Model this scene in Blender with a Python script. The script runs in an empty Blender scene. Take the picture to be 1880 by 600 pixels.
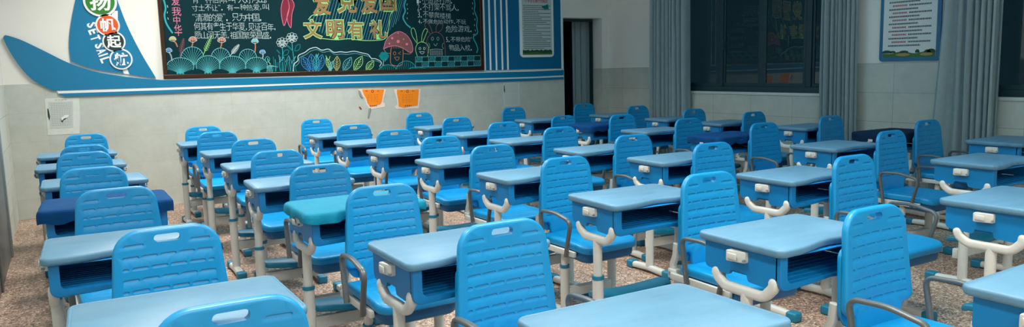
import bpy, bmesh, math, random
from mathutils import Vector, Matrix
random.seed(7)
PI = math.pi
SC = bpy.context.scene
COL = SC.collection
def lin(c):
    c = c / 255.0
    return c / 12.92 if c <= 0.04045 else ((c + 0.055) / 1.055) ** 2.4
def rgb(r, g, b): return (lin(r), lin(g), lin(b), 1.0)

# ------------------------------------------------------------------ camera
CAM_H = 1.37
FPX = 1390.0
yaw, pit, rol = math.radians(30.52), math.radians(7.24), math.radians(-1.40)
fw = Vector((math.sin(yaw) * math.cos(pit), math.cos(yaw) * math.cos(pit), -math.sin(pit)))
r0 = Vector((math.cos(yaw), -math.sin(yaw), 0)); u0 = r0.cross(fw)
rt = math.cos(rol) * r0 + math.sin(rol) * u0
up = -math.sin(rol) * r0 + math.cos(rol) * u0
cd = bpy.data.cameras.new('camera'); cam = bpy.data.objects.new('camera', cd); COL.objects.link(cam)
m = Matrix((rt, up, -fw)).transposed().to_4x4(); m.translation = Vector((0, 0, CAM_H))
cam.matrix_world = m
cd.sensor_fit = 'HORIZONTAL'; cd.sensor_width = 36.0; cd.lens = FPX / 1880.0 * 36.0; cd.clip_start = 0.05
SC.camera = cam

# ------------------------------------------------------------------ world, lamps, added fill, exposure
W = bpy.data.worlds.new('world'); SC.world = W; W.use_nodes = True
W.node_tree.nodes['Background'].inputs[0].default_value = rgb(17, 34, 40)
W.node_tree.nodes['Background'].inputs[1].default_value = 1.0
SC.view_settings.view_transform = 'Standard'; SC.view_settings.look = 'None'
SC.view_settings.exposure = 0.0; SC.view_settings.gamma = 1.0; SC.view_settings.use_curve_mapping = False
def lamp_or_fill(x, y, power, color, sx=0.3, sy=1.2, spread=110, z=3.22):  # makes both the ceiling tubes and the added fill lights
    ld = bpy.data.lights.new('tube_or_fill_light', 'AREA'); ld.shape = 'RECTANGLE'; ld.size = sx; ld.size_y = sy
    ld.energy = power; ld.color = color; ld.spread = math.radians(spread)
    o = bpy.data.objects.new('tube_or_fill_light', ld); COL.objects.link(o); o.location = (x, y, z)
    return o
WARM = (1.0, 0.98, 0.92)
COOL_FILL = (0.30, 0.76, 1.0)
for xx, yy, pw, spr in ((0.6, -1.0, 50, 142), (2.2, -1.0, 52, 134), (0.6, 1.9, 36, 130), (2.4, 1.9, 36, 126), (0.6, 4.8, 36, 130), (2.4, 4.8, 36, 126), (0.9, 7.3, 58, 142), (2.6, 7.4, 58, 132)):
    lamp_or_fill(xx, yy, pw, WARM, spread=spr)
for yy in (-1.0, 2.4, 5.8):
    lamp_or_fill(4.0, yy, 29, COOL_FILL, spread=180)  # added teal fill for the unlit right side, not a lamp of the room

# ------------------------------------------------------------------ wall pixel helpers (photo pixel -> point on a real wall)
YB, XR = 8.75, 6.82          # back wall plane, right wall plane
def ray(px, py): return rt * ((px - 940) / FPX) + up * (-(py - 300) / FPX) + fw
def onback(px, py, y=YB):
    r = ray(px, py); k = y / r.y
    return (r.x * k, CAM_H + r.z * k)                 # x, z
def onright(px, py, x=XR):
    r = ray(px, py); k = x / r.x
    return (r.y * k, CAM_H + r.z * k)                 # y, z

# ------------------------------------------------------------------ materials
MATS = {}
def mat(name, col, rough=0.5, metal=0.0, spec=0.5, noise=0.0, nscale=8.0, bump=0.0, bscale=60.0):
    if name in MATS: return MATS[name]
    M = bpy.data.materials.new(name); M.use_nodes = True; nt = M.node_tree; b = nt.nodes['Principled BSDF']
    b.inputs['Base Color'].default_value = col; b.inputs['Roughness'].default_value = rough
    b.inputs['Metallic'].default_value = metal; b.inputs['Specular IOR Level'].default_value = spec
    tc = nt.nodes.new('ShaderNodeTexCoord')
    if noise:
        n = nt.nodes.new('ShaderNodeTexNoise'); n.inputs['Scale'].default_value = nscale; n.inputs['Detail'].default_value = 5
        r = nt.nodes.new('ShaderNodeMapRange'); r.inputs[1].default_value = 0.3; r.inputs[2].default_value = 0.7
        r.inputs[3].default_value = 1 - noise; r.inputs[4].default_value = 1 + noise
        mx = nt.nodes.new('ShaderNodeMix'); mx.data_type = 'RGBA'; mx.blend_type = 'MULTIPLY'; mx.inputs[0].default_value = 1
        mx.inputs[6].default_value = col
        nt.links.new(tc.outputs['Object'], n.inputs['Vector']); nt.links.new(n.outputs[0], r.inputs[0])
        nt.links.new(r.outputs[0], mx.inputs[7]); nt.links.new(mx.outputs[2], b.inputs['Base Color'])
    if bump:
        n2 = nt.nodes.new('ShaderNodeTexNoise'); n2.inputs['Scale'].default_value = bscale; n2.inputs['Detail'].default_value = 3
        bp = nt.nodes.new('ShaderNodeBump'); bp.inputs['Strength'].default_value = bump; bp.inputs['Distance'].default_value = 0.01
        nt.links.new(tc.outputs['Object'], n2.inputs['Vector']); nt.links.new(n2.outputs[0], bp.inputs['Height'])
        nt.links.new(bp.outputs[0], b.inputs['Normal'])
    MATS[name] = M
    return M
def mat_plaster():
    return mat('white_plaster', rgb(232, 230, 222), 0.75, spec=0.3, noise=0.02, nscale=2.0, bump=0.05, bscale=90)
def mat_tile(name, axis):
    M = bpy.data.materials.new(name); M.use_nodes = True; nt = M.node_tree; b = nt.nodes['Principled BSDF']
    tc = nt.nodes.new('ShaderNodeTexCoord'); sp = nt.nodes.new('ShaderNodeSeparateXYZ'); cb = nt.nodes.new('ShaderNodeCombineXYZ')
    nt.links.new(tc.outputs['Object'], sp.inputs[0])
    ad = nt.nodes.new('ShaderNodeMath'); ad.operation = 'ADD'; ad.inputs[1].default_value = 10 + (0.0 if axis == 'X' else 0.128)
    nt.links.new(sp.outputs[0 if axis == 'X' else 1], ad.inputs[0]); nt.links.new(ad.outputs[0], cb.inputs[0])
    az = nt.nodes.new('ShaderNodeMath'); az.operation = 'ADD'; az.inputs[1].default_value = 0.08
    nt.links.new(sp.outputs[2], az.inputs[0]); nt.links.new(az.outputs[0], cb.inputs[1])
    br = nt.nodes.new('ShaderNodeTexBrick'); br.offset = 0.0; br.squash = 1.0
    br.inputs['Scale'].default_value = 1.0; br.inputs['Mortar Size'].default_value = 0.0022; br.inputs['Mortar Smooth'].default_value = 0.2
    br.inputs['Brick Width'].default_value = 0.58; br.inputs['Row Height'].default_value = 0.28; br.inputs['Bias'].default_value = 0
    br.inputs['Color1'].default_value = rgb(196, 199, 189); br.inputs['Color2'].default_value = rgb(190, 194, 185)
    br.inputs['Mortar'].default_value = rgb(150, 152, 144) if axis == 'Y' else rgb(186, 188, 178)
    nt.links.new(cb.outputs[0], br.inputs['Vector'])
    n = nt.nodes.new('ShaderNodeTexNoise'); n.inputs['Scale'].default_value = 6; n.inputs['Detail'].default_value = 7; n.inputs['Roughness'].default_value = 0.7
    nt.links.new(tc.outputs['Object'], n.inputs['Vector'])
    r = nt.nodes.new('ShaderNodeMapRange'); r.inputs[1].default_value = 0.3; r.inputs[2].default_value = 0.7; r.inputs[3].default_value = 0.9; r.inputs[4].default_value = 1.06
    nt.links.new(n.outputs[0], r.inputs[0])
    mx = nt.nodes.new('ShaderNodeMix'); mx.data_type = 'RGBA'; mx.blend_type = 'MULTIPLY'; mx.inputs[0].default_value = 1
    nt.links.new(br.outputs[0], mx.inputs[6]); nt.links.new(r.outputs[0], mx.inputs[7]); nt.links.new(mx.outputs[2], b.inputs['Base Color'])
    b.inputs['Roughness'].default_value = 0.45; b.inputs['Specular IOR Level'].default_value = 0.35
    bp = nt.nodes.new('ShaderNodeBump'); bp.inputs['Strength'].default_value = 0.12; bp.inputs['Distance'].default_value = 0.01
    nt.links.new(n.outputs[0], bp.inputs['Height']); nt.links.new(bp.outputs[0], b.inputs['Normal'])
    return M
def mat_floor():
    M = bpy.data.materials.new('terrazzo'); M.use_nodes = True; nt = M.node_tree; b = nt.nodes['Principled BSDF']
    tc = nt.nodes.new('ShaderNodeTexCoord')
    v = nt.nodes.new('ShaderNodeTexVoronoi'); v.inputs['Scale'].default_value = 110
    nt.links.new(tc.outputs['Object'], v.inputs['Vector'])
    cr = nt.nodes.new('ShaderNodeValToRGB'); e = cr.color_ramp.elements
    e[0].position = 0.0; e[0].color = rgb(96, 78, 68); e[1].position = 1.0; e[1].color = rgb(226, 206, 186)
    for p, c in ((0.22, (128, 104, 90)), (0.5, (160, 132, 114)), (0.74, (178, 150, 130)), (0.88, (200, 176, 156))):
        q = e.new(p); q.color = rgb(*c)
    sp = nt.nodes.new('ShaderNodeSeparateColor'); nt.links.new(v.outputs['Color'], sp.inputs[0]); nt.links.new(sp.outputs[0], cr.inputs[0])
    n = nt.nodes.new('ShaderNodeTexNoise'); n.inputs['Scale'].default_value = 1.6; n.inputs['Detail'].default_value = 6
    nt.links.new(tc.outputs['Object'], n.inputs['Vector'])
    r = nt.nodes.new('ShaderNodeMapRange'); r.inputs[1].default_value = 0.3; r.inputs[2].default_value = 0.7; r.inputs[3].default_value = 0.86; r.inputs[4].default_value = 1.25
    nt.links.new(n.outputs[0], r.inputs[0])
    mx = nt.nodes.new('ShaderNodeMix'); mx.data_type = 'RGBA'; mx.blend_type = 'MULTIPLY'; mx.inputs[0].default_value = 1
    nt.links.new(cr.outputs[0], mx.inputs[6]); nt.links.new(r.outputs[0], mx.inputs[7]); nt.links.new(mx.outputs[2], b.inputs['Base Color'])
    b.inputs['Roughness'].default_value = 0.45; b.inputs['Specular IOR Level'].default_value = 0.3
    return M
def mat_glass():
    M = bpy.data.materials.new('window_glass'); M.use_nodes = True; nt = M.node_tree; nt.nodes.remove(nt.nodes['Principled BSDF'])
    out = nt.nodes['Material Output']; t = nt.nodes.new('ShaderNodeBsdfTransparent'); t.inputs[0].default_value = (0.82, 0.9, 0.9, 1)
    g = nt.nodes.new('ShaderNodeBsdfGlossy'); g.inputs['Roughness'].default_value = 0.012; g.inputs['Color'].default_value = (0.9, 0.95, 1, 1)
    f = nt.nodes.new('ShaderNodeFresnel'); f.inputs[0].default_value = 1.52; mx = nt.nodes.new('ShaderNodeMixShader')
    ge = nt.nodes.new('ShaderNodeNewGeometry'); sb = nt.nodes.new('ShaderNodeMath'); sb.operation = 'SUBTRACT'; sb.inputs[0].default_value = 1; sb.use_clamp = True
    ml = nt.nodes.new('ShaderNodeMath'); ml.operation = 'MULTIPLY'; nt.links.new(ge.outputs['Backfacing'], sb.inputs[1])
    nt.links.new(f.outputs[0], ml.inputs[0]); nt.links.new(sb.outputs[0], ml.inputs[1]); nt.links.new(ml.outputs[0], mx.inputs[0]); nt.links.new(t.outputs[0], mx.inputs[1]); nt.links.new(g.outputs[0], mx.inputs[2])
    nt.links.new(mx.outputs[0], out.inputs[0])
    return M
def mat_desktop():
    M = bpy.data.materials.new('desktop_lit_blue'); M.use_nodes = True; nt = M.node_tree; b = nt.nodes['Principled BSDF']
    tc = nt.nodes.new('ShaderNodeTexCoord'); oi = nt.nodes.new('ShaderNodeObjectInfo')
    va = nt.nodes.new('ShaderNodeVectorMath'); va.operation = 'ADD'
    cm = nt.nodes.new('ShaderNodeVectorMath'); cm.operation = 'SCALE'; cm.inputs[0].default_value = (37, 51, 13)
    nt.links.new(oi.outputs['Random'], cm.inputs['Scale']); nt.links.new(tc.outputs['Object'], va.inputs[0]); nt.links.new(cm.outputs[0], va.inputs[1])
    n = nt.nodes.new('ShaderNodeTexNoise'); n.inputs['Scale'].default_value = 9; n.inputs['Detail'].default_value = 8; n.inputs['Roughness'].default_value = 0.65
    mp = nt.nodes.new('ShaderNodeMapping'); mp.inputs['Scale'].default_value = (0.5, 1.5, 1)
    nt.links.new(va.outputs[0], mp.inputs[0]); nt.links.new(mp.outputs[0], n.inputs['Vector'])
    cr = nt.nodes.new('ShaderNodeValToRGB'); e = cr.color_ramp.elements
    e[0].position = 0.24; e[0].color = rgb(50, 112, 156); e[1].position = 0.62; e[1].color = rgb(*DESKTOP_LIT)
    q = e.new(0.36); q.color = rgb(*[int(c * 0.95) for c in DESKTOP_LIT])
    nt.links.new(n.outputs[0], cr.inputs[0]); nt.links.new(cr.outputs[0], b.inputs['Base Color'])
    b.inputs['Roughness'].default_value = 0.42; b.inputs['Specular IOR Level'].default_value = 0.35
    return M
DESKTOP_LIT = (98, 144, 172)  # plastic blue made paler: light from above put into the tops' colour
BLUE = mat('chair_blue', rgb(8, 143, 202), 0.36, spec=0.5, noise=0.03, nscale=5)
BOX = mat('drawer_blue', rgb(6, 122, 184), 0.4, spec=0.45, noise=0.03, nscale=5)
SHELL = mat('seat_shell_blue', rgb(10, 98, 150), 0.45, noise=0.04)
TEAL = mat('teal_plastic', rgb(14, 118, 150), 0.45, noise=0.05)
CREAM = mat('cream_painted_steel', rgb(208, 210, 204), 0.4, noise=0.03, nscale=12)
GREYM = mat('grey_steel_tube', rgb(150, 160, 162), 0.35, metal=0.3)
ARM = mat('grey_armrest', rgb(92, 98, 98), 0.32, spec=0.6)
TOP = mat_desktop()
NAVY = mat('dark_blue_cloth', rgb(0, 66, 118), 0.85, spec=0.2, noise=0.08, nscale=14, bump=0.3, bscale=40)
NIGHT = mat('navy_cloth', rgb(6, 40, 70), 0.85, spec=0.2, noise=0.08, nscale=14, bump=0.3, bscale=40)
TEALC = mat('teal_cloth', rgb(0, 136, 168), 0.7, spec=0.3, noise=0.05, nscale=14, bump=0.2, bscale=40)
DECO = mat('blue_acrylic', rgb(0, 118, 162), 0.3, spec=0.5)
DECO2 = mat('deep_blue_acrylic', rgb(0, 104, 146), 0.3, spec=0.5)
WHITE = mat('white_acrylic', rgb(236, 238, 236), 0.4)
PLASTER = mat_plaster(); TILEX = mat_tile('wall_tile_back', 'X'); TILEY = mat_tile('wall_tile_side', 'Y')
GLASS = mat_glass()
FRAME = mat('dark_teal_aluminium', rgb(34, 62, 70), 0.45, metal=0.2)
CURT = mat('grey_curtain_cloth', rgb(204, 220, 222), 0.8, spec=0.2, noise=0.04, nscale=20)
STEEL = mat('brushed_grey_steel', rgb(120, 126, 126), 0.4, metal=0.5, noise=0.08, nscale=3)

# ------------------------------------------------------------------ mesh helpers
def obj(name, bm, mt, parent=None, smooth=35, loc=None, recalc=True):
    if recalc: bmesh.ops.recalc_face_normals(bm, faces=bm.faces[:])
    me = bpy.data.meshes.new(name); bm.to_mesh(me); bm.free()
    if smooth:
        me.polygons.foreach_set('use_smooth', [True] * len(me.polygons)); me.set_sharp_from_angle(angle=math.radians(smooth))
    for x in (mt if isinstance(mt, (list, tuple)) else [mt]): me.materials.append(x)
    o = bpy.data.objects.new(name, me); COL.objects.link(o)
    if parent: o.parent = parent
    if loc: o.location = loc
    return o
def empty(name, loc=(0, 0, 0), rz=0.0):
    o = bpy.data.objects.new(name, None); COL.objects.link(o); o.location = loc; o.rotation_euler = (0, 0, rz); o.empty_display_size = 0.1
    return o
def tag(o, label=None, cat=None, group=None, kind=None):
    for k, v in (('label', label), ('category', cat), ('group', group), ('kind', kind)):
        if v: o[k] = v
    return o
def box(bm, x0, x1, y0, y1, z0, z1, bev=0.0, seg=2):
    r = bmesh.ops.create_cube(bm, size=1.0, matrix=Matrix.Translation(((x0 + x1) / 2, (y0 + y1) / 2, (z0 + z1) / 2)) @ Matrix.Diagonal((x1 - x0, y1 - y0, z1 - z0, 1)))
    if bev:
        es = list({e for v in r['verts'] for e in v.link_edges})
        bmesh.ops.bevel(bm, geom=es, offset=bev, segments=seg, profile=0.5, affect='EDGES')
def fillet(pts, n=5, closed=True):
    """pts: (x, y, r) corners -> list of (x, y) with rounded corners"""
    out = []; N = len(pts)
    for i, p in enumerate(pts):
        P = Vector(p[:2]); r = p[2]
        if r <= 0 or (not closed and i in (0, N - 1)): out.append(tuple(P)); continue
        A = Vector(pts[i - 1][:2]); B = Vector(pts[(i + 1) % N][:2])
        a = (A - P).normalized(); b = (B - P).normalized()
        ang = a.angle(b)
        if ang > PI - 0.02: out.append(tuple(P)); continue
        d = min(r / math.tan(ang / 2), (A - P).length * 0.49, (B - P).length * 0.49); rr = d * math.tan(ang / 2)
        c = P + (a + b).normalized() * (rr / math.sin(ang / 2))
        v0 = P + a * d - c; v1 = P + b * d - c
        t0 = math.atan2(v0.y, v0.x); t1 = math.atan2(v1.y, v1.x)
        dt = (t1 - t0 + PI) % (2 * PI) - PI
        for k in range(n + 1):
            t = t0 + dt * k / n; out.append((c.x + rr * math.cos(t), c.y + rr * math.sin(t)))
    return out
def area2(p): return sum(p[i - 1][0] * p[i][1] - p[i][0] * p[i - 1][1] for i in range(len(p)))
def inset(poly, d):
    if area2(poly) < 0: poly = poly[::-1]
    out = []; N = len(poly)
    for i in range(N):
        a = Vector(poly[i - 1]); b = Vector(poly[i]); c = Vector(poly[(i + 1) % N])
        e1 = (b - a).normalized(); e2 = (c - b).normalized()
        n1 = Vector((-e1.y, e1.x)); n2 = Vector((-e2.y, e2.x)); k = max(0.3, 1 + n1.dot(n2))
        q = b + (n1 + n2) * (d / k); out.append((q.x, q.y))
    return out
def stadium(cx, cy, w, h, n=3, skew=0.0):
    r = h / 2
    return fillet([(cx - w / 2, cy - r - skew, r * .95), (cx + w / 2, cy - r + skew, r * .95), (cx + w / 2, cy + r + skew, r * .95), (cx - w / 2, cy + r - skew, r * .95)], n)
def plate(bm, outline, thick, r=0.0, rb=None, holes=(), pockets=(), pdepth=0.006, steps=3):
    """a slab in the x-z plane (front at y=0, back at y=thick) with rounded rims, through holes and shallow pockets"""
    if area2(outline) < 0: outline = outline[::-1]
    rb = r if rb is None else rb
    prof = [(r * (1 - math.sin(PI / 2 * k / steps)), r * (1 - math.cos(PI / 2 * k / steps))) for k in range(steps + 1)] if r else [(0, 0)]
    prof += [(rb * (1 - math.cos(PI / 2 * k / steps)), thick - rb * (1 - math.sin(PI / 2 * k / steps))) for k in range(steps + 1)] if rb else [(0, thick)]
    def ring(poly, y): return [bm.verts.new((p[0], y, p[1])) for p in poly]
    def loop_edges(vs): return [bm.edges.get((vs[i - 1], vs[i])) or bm.edges.new((vs[i - 1], vs[i])) for i in range(len(vs))]
    def strip(a, b):
        for i in range(len(a)): bm.faces.new((a[i - 1], a[i], b[i], b[i - 1]))
    rings = [ring(inset(outline, d) if d else outline, y) for d, y in prof]
    for a, b in zip(rings, rings[1:]): strip(a, b)
    fe = loop_edges(rings[0]); be = loop_edges(rings[-1])
    for h in holes:
        a = ring(h, 0); b = ring(h, thick); strip(a, b); fe += loop_edges(a); be += loop_edges(b)
    for h in pockets:      # groove with a sloping lower lip
        zt = max(p[1] for p in h); fl = [(x, zt - 0.0006 - (zt - z) * 0.35) for x, z in inset(h, 0.0012)]
        a = ring(h, 0); b = ring(fl, pdepth); strip(a, b); fe += loop_edges(a); bm.faces.new(b)
    if holes or pockets: bmesh.ops.triangle_fill(bm, use_beauty=True, use_dissolve=False, edges=fe)
    else: bm.faces.new(rings[0])
    if holes: bmesh.ops.triangle_fill(bm, use_beauty=True, use_dissolve=False, edges=be)
    else: bm.faces.new(rings[-1])
def cut(bm, xs=(), zs=(), ys=()):
    for axis, vals in ((0, xs), (1, ys), (2, zs)):
        for v in vals:
            co = [0, 0, 0]; co[axis] = v; no = [0, 0, 0]; no[axis] = 1
            bmesh.ops.bisect_plane(bm, geom=bm.verts[:] + bm.edges[:] + bm.faces[:], plane_co=co, plane_no=no, dist=1e-5)
def warp(bm, f):
    for v in bm.verts: v.co = f(v.co)
def sweep(bm, path, a, b=None, side=Vector((1, 0, 0)), n=10, sq=2.0, scales=None):
    """sweep a rounded section along a path; b = half width along 'side', a = half width across it"""
    b = a if b is None else b; P = [Vector(p) for p in path]; prev = None; first = None
    for i, p in enumerate(P):
        t = (P[min(i + 1, len(P) - 1)] - P[max(i - 1, 0)]).normalized()
        s = (side - t * side.dot(t)).normalized(); q = t.cross(s); k = scales[i] if scales else 1.0
        vs = []
        for j in range(n):
            th = 2 * PI * (j + 0.5) / n; c, d = math.cos(th), math.sin(th)
            c = math.copysign(abs(c) ** (2 / sq), c); d = math.copysign(abs(d) ** (2 / sq), d)
            vs.append(bm.verts.new(p + s * (c * b * k) + q * (d * a * k)))
        if prev:
            for j in range(n): bm.faces.new((prev[j - 1], prev[j], vs[j], vs[j - 1]))
        else: first = vs
        prev = vs
    bm.faces.new(first); bm.faces.new(prev)
def path3(pts, x, n=5):
    """rounded open path in the y-z plane at a given x"""
    return [(x, p[0], p[1]) for p in fillet(pts, n, closed=False)]
def copy_tree(o, parent=None):
    c = o.copy(); COL.objects.link(c)
    if parent: c.parent = parent
    for ch in KIDS.get(o.name, []): copy_tree(ch, c)
    return c
KIDS = {}
def learn(o):
    KIDS[o.name] = list(o.children)
    for ch in o.children: learn(ch)

# ================================================================== SETTING
def struct(name, bm, mt, smooth=0):
    o = obj(name, bm, mt, smooth=smooth); o['kind'] = 'structure'; return o
XL, YF, ZC = -0.47, -2.2, 3.3
WAIN = 1.322
# openings: doorway in the back wall, two windows in the right wall
DX0, DX1, DZ = 6.03, 6.70, 2.03
W1 = (4.95, 7.45); W2 = (0.9, 3.72); SILL, WTOP = 1.02, 2.75
b = bmesh.new(); box(b, XL - 1.2, XR + 1.2, YF, YB + 2.0, -0.1, 0.0); struct('floor', b, mat_floor())
b = bmesh.new(); box(b, XL - 1.2, XR + 0.2, YF, YB + 2.0, ZC, ZC + 0.1); struct('ceiling', b, PLASTER)
b = bmesh.new(); TB = 0.30
box(b, XL - 0.1, DX0, YB, YB + TB, 0, ZC); box(b, DX1, XR + 0.2, YB, YB + TB, 0, ZC); box(b, DX0, DX1, YB, YB + TB, DZ, ZC)
struct('wall_back', b, PLASTER)
b = bmesh.new(); box(b, XL - 0.1, XL, YF, YB, 0, ZC); struct('wall_left', b, PLASTER)
b = bmesh.new(); TR = 0.2
box(b, XR, XR + TR, W1[1], YB, 0, ZC); box(b, XR, XR + TR, W2[1], W1[0], 0, ZC); box(b, XR, XR + TR, YF, W2[0], 0, ZC)
for w in (W1, W2):
    box(b, XR, XR + TR, w[0], w[1], 0, SILL - 0.03); box(b, XR, XR + TR, w[0], w[1], WTOP, ZC)
struct('wall_right', b, PLASTER)
b = bmesh.new(); box(b, XL - 0.1, XR + TR, YF - 0.1, YF, 0, ZC); struct('wall_front', b, PLASTER)
# tiled wainscots, 12 mm proud of the plaster
b = bmesh.new(); box(b, XL, DX0, YB - 0.012, YB, 0, WAIN, 0.003); struct('trim_1', b, TILEX)
b = bmesh.new(); box(b, DX1, XR, YB - 0.012, YB, 0, WAIN, 0.003); box(b, DX1 - 0.012, DX1, YB - 0.012, YB + TB, 0, WAIN, 0.003); struct('trim_2', b, TILEX)
b = bmesh.new()
for y0, y1, z in ((W1[1], YB - 0.012, WAIN), (W2[1], W1[0], WAIN), (YF, W2[0], WAIN), (W1[0], W1[1], SILL - 0.032), (W2[0], W2[1], SILL - 0.032)):
    box(b, XR - 0.012, XR, y0, y1, 0, z, 0.002)
struct('trim_3', b, TILEY)
b = bmesh.new(); box(b, XL, XL + 0.01, YF, YB - 0.012, 0, 1.32, 0.003); struct('trim_4', b, TILEY)
# dark landing behind the doorway
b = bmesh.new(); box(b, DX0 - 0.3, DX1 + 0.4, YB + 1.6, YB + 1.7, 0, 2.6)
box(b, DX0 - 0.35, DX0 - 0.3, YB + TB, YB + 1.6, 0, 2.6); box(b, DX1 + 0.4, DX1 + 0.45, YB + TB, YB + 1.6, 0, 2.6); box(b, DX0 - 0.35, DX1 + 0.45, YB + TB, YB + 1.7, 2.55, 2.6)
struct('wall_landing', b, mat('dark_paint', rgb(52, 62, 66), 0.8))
b = bmesh.new(); box(b, DX0, DX0 + 0.035, YB + 0.20, YB + 0.28, 0, DZ, 0.004); box(b, DX1 - 0.024, DX1 - 0.012, YB + 0.20, YB + 0.28, 0, DZ, 0.004); box(b, DX0 + 0.035, DX1 - 0.024, YB + 0.20, YB + 0.28, DZ - 0.035, DZ, 0.004)
struct('door_1', b, FRAME)

def window(n, y0, y1, bars):
    b = bmesh.new(); x0, x1 = XR + 0.06, XR + 0.12
    box(b, x0, x1, y0, y1, SILL, SILL + 0.06, 0.004); box(b, x0, x1, y0, y1, WTOP - 0.06, WTOP, 0.004)
    for y in (y0 + 0.03, y1 - 0.03): box(b, x0, x1, y - 0.03, y + 0.03, SILL + 0.06, WTOP - 0.06, 0.004)
    f = struct('window_%d' % n, b, FRAME)
    ys = [y0 + 0.06] + list(bars) + [y1 - 0.06]
    for y in bars:
        b = bmesh.new(); box(b, x0 + 0.005, x1 - 0.005, y - 0.035, y + 0.035, SILL + 0.06, WTOP - 0.06, 0.005); obj('mullion', b, FRAME, f, smooth=0)
    for i, (a, c) in enumerate(zip(ys, ys[1:])):
        a += 0.035 if i else 0; c -= 0.035 if i < len(bars) else 0
        xs = x0 + (0.012 if i % 2 else 0.03)
        b = bmesh.new()
        box(b, xs - 0.008, xs + 0.012, a, c, SILL + 0.06, SILL + 0.10, 0.003); box(b, xs - 0.008, xs + 0.012, a, a + 0.03, SILL + 0.10, WTOP - 0.06, 0.003); box(b, xs - 0.008, xs + 0.012, c - 0.03, c, SILL + 0.10, WTOP - 0.06, 0.003)
        obj('sash', b, FRAME, f, smooth=0)
        b = bmesh.new(); box(b, xs, xs + 0.005, a + 0.03, c - 0.03, SILL + 0.10, WTOP - 0.06); obj('pane', b, GLASS, f, smooth=0)
    b = bmesh.new(); box(b, XR - 0.02, XR + 0.06, y0, y1, SILL - 0.032, SILL, 0.004); obj('window_sill', b, mat('sill_stone', rgb(206, 208, 202), 0.4), f)
    for y in (y0 + 0.7, y1 - 0.85):
        b = bmesh.new(); box(b, x0 - 0.012, x0, y - 0.008, y + 0.008, SILL + 0.5, SILL + 0.62, 0.003); obj('latch', b, FRAME, f)
    return f
window(1, W1[0], W1[1], (5.40, 6.03, 6.66))
window(2, W2[0], W2[1], (1.6, 2.3, 3.0))

# ================================================================== CURTAINS
def curtain(name, fn_x, y_top, y_bot, z0, z1, folds, amp, label, group=None, flare=None, axis='Y', seed=1, base=XR - 0.11, hook=None):
    """pleated cloth hanging from z1 to z0; spans (a, b) along the wall at top and bottom"""
    rnd = random.Random(seed); N = folds * 8; M_ = 14; b = bmesh.new(); rows = []
    ph = [rnd.uniform(-0.5, 0.5) for _ in range(folds + 1)]; am = [rnd.uniform(0.65, 1.2) for _ in range(folds + 1)]
    wd = [rnd.uniform(0.6, 1.4) for _ in range(folds)]; tot = sum(wd); cum = [0]
    for w_ in wd: cum.append(cum[-1] + w_ / tot)
    for j in range(M_ + 1):
        t = j / M_; z = z1 + (z0 - z1) * t; row = []
        for i in range(N + 1):
            k = i // 8 if i < N else folds - 1; u = (i - k * 8) / 8.0
            s = cum[k] + (cum[k + 1] - cum[k]) * u
            a = y_top[0] + (y_bot[0] - y_top[0]) * t ** 1.5; c = y_top[1] + (y_bot[1] - y_top[1]) * t ** 1.5
            pos = a + (c - a) * s
            amp_ = amp * (am[k] * (1 - u) + am[k + 1] * u) * (1 + 0.15 * math.sin(3 * t + ph[k]))
            d = base - amp_ * math.sin(2 * PI * u + 0.25 * math.sin(2.2 * t + ph[k] * 4)) * 0.5
            pos += 0.2 * amp * math.sin(4 * PI * u + ph[k]) * 0.4
            if flare: d -= flare * t ** 1.6 * max(0, 1 - 1.6 * abs(s - 0.2)) 
            row.append(b.verts.new((d, pos, z) if axis == 'Y' else (pos, d, z)))
        rows.append(row)
    for r1, r2 in zip(rows, rows[1:]):
        for i in range(N): b.faces.new((r1[i], r1[i + 1], r2[i + 1], r2[i]))
    r = bmesh.ops.solidify(b, geom=b.faces[:], thickness=0.004)
    o = obj(name, b, CURT, smooth=60)
    tag(o, label, 'curtain', group); return o
G = 'grey curtains along the window wall'
curtain('curtain', None, (7.69, 7.04), (7.70, 7.00), 0.12, 2.95, 9, 0.10, 'grey pleated curtain at the corner end of the middle window', G, seed=3)
curtain('curtain', None, (5.08, 4.73), (5.08, 4.69), 0.12, 2.95, 8, 0.10, 'grey pleated curtain between the middle window and the green-footed poster', G, seed=5)
curtain('curtain', None, (3.81, 3.66), (3.90, 3.62), 0.06, 2.95, 2, 0.10, 'grey curtain with one broad fold swinging out right beside the poster', G, flare=0.10, seed=8, base=XR - 0.13)
curtain('curtain', None, (3.65, 3.40), (3.62, 3.40), 0.08, 2.95, 5, 0.10, 'grey pleated curtain at the near window, right of the broad folded one', G, seed=9)
curtain('curtain', None, (6.43, 6.80), (6.43, 6.80), 0.05, 2.0, 4, 0.05, 'dark grey curtain hanging inside the doorway', seed=12, axis='X', base=YB + 0.36)

# ================================================================== STEEL PANEL at the left wall
t = empty('steel_panel', (XL + 0.012, 6.0, 0)); tag(t, 'grey steel panel standing upright along the left wall, at photo edge', 'panel')
b = bmesh.new(); box(b, 0.0, 0.018, -1.0, 0.94, 0.0, 1.29, 0.003); obj('sheet', b, STEEL, t)
b = bmesh.new(); box(b, 0.0, 0.032, 0.94, 1.0, 0.0, 1.29, 0.004); obj('edge_post', b, GREYM, t)
b = bmesh.new(); box(b, 0.018, 0.030, -0.2, -0.14, 0.0, 1.29, 0.003); obj('rib', b, STEEL, t)

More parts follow.
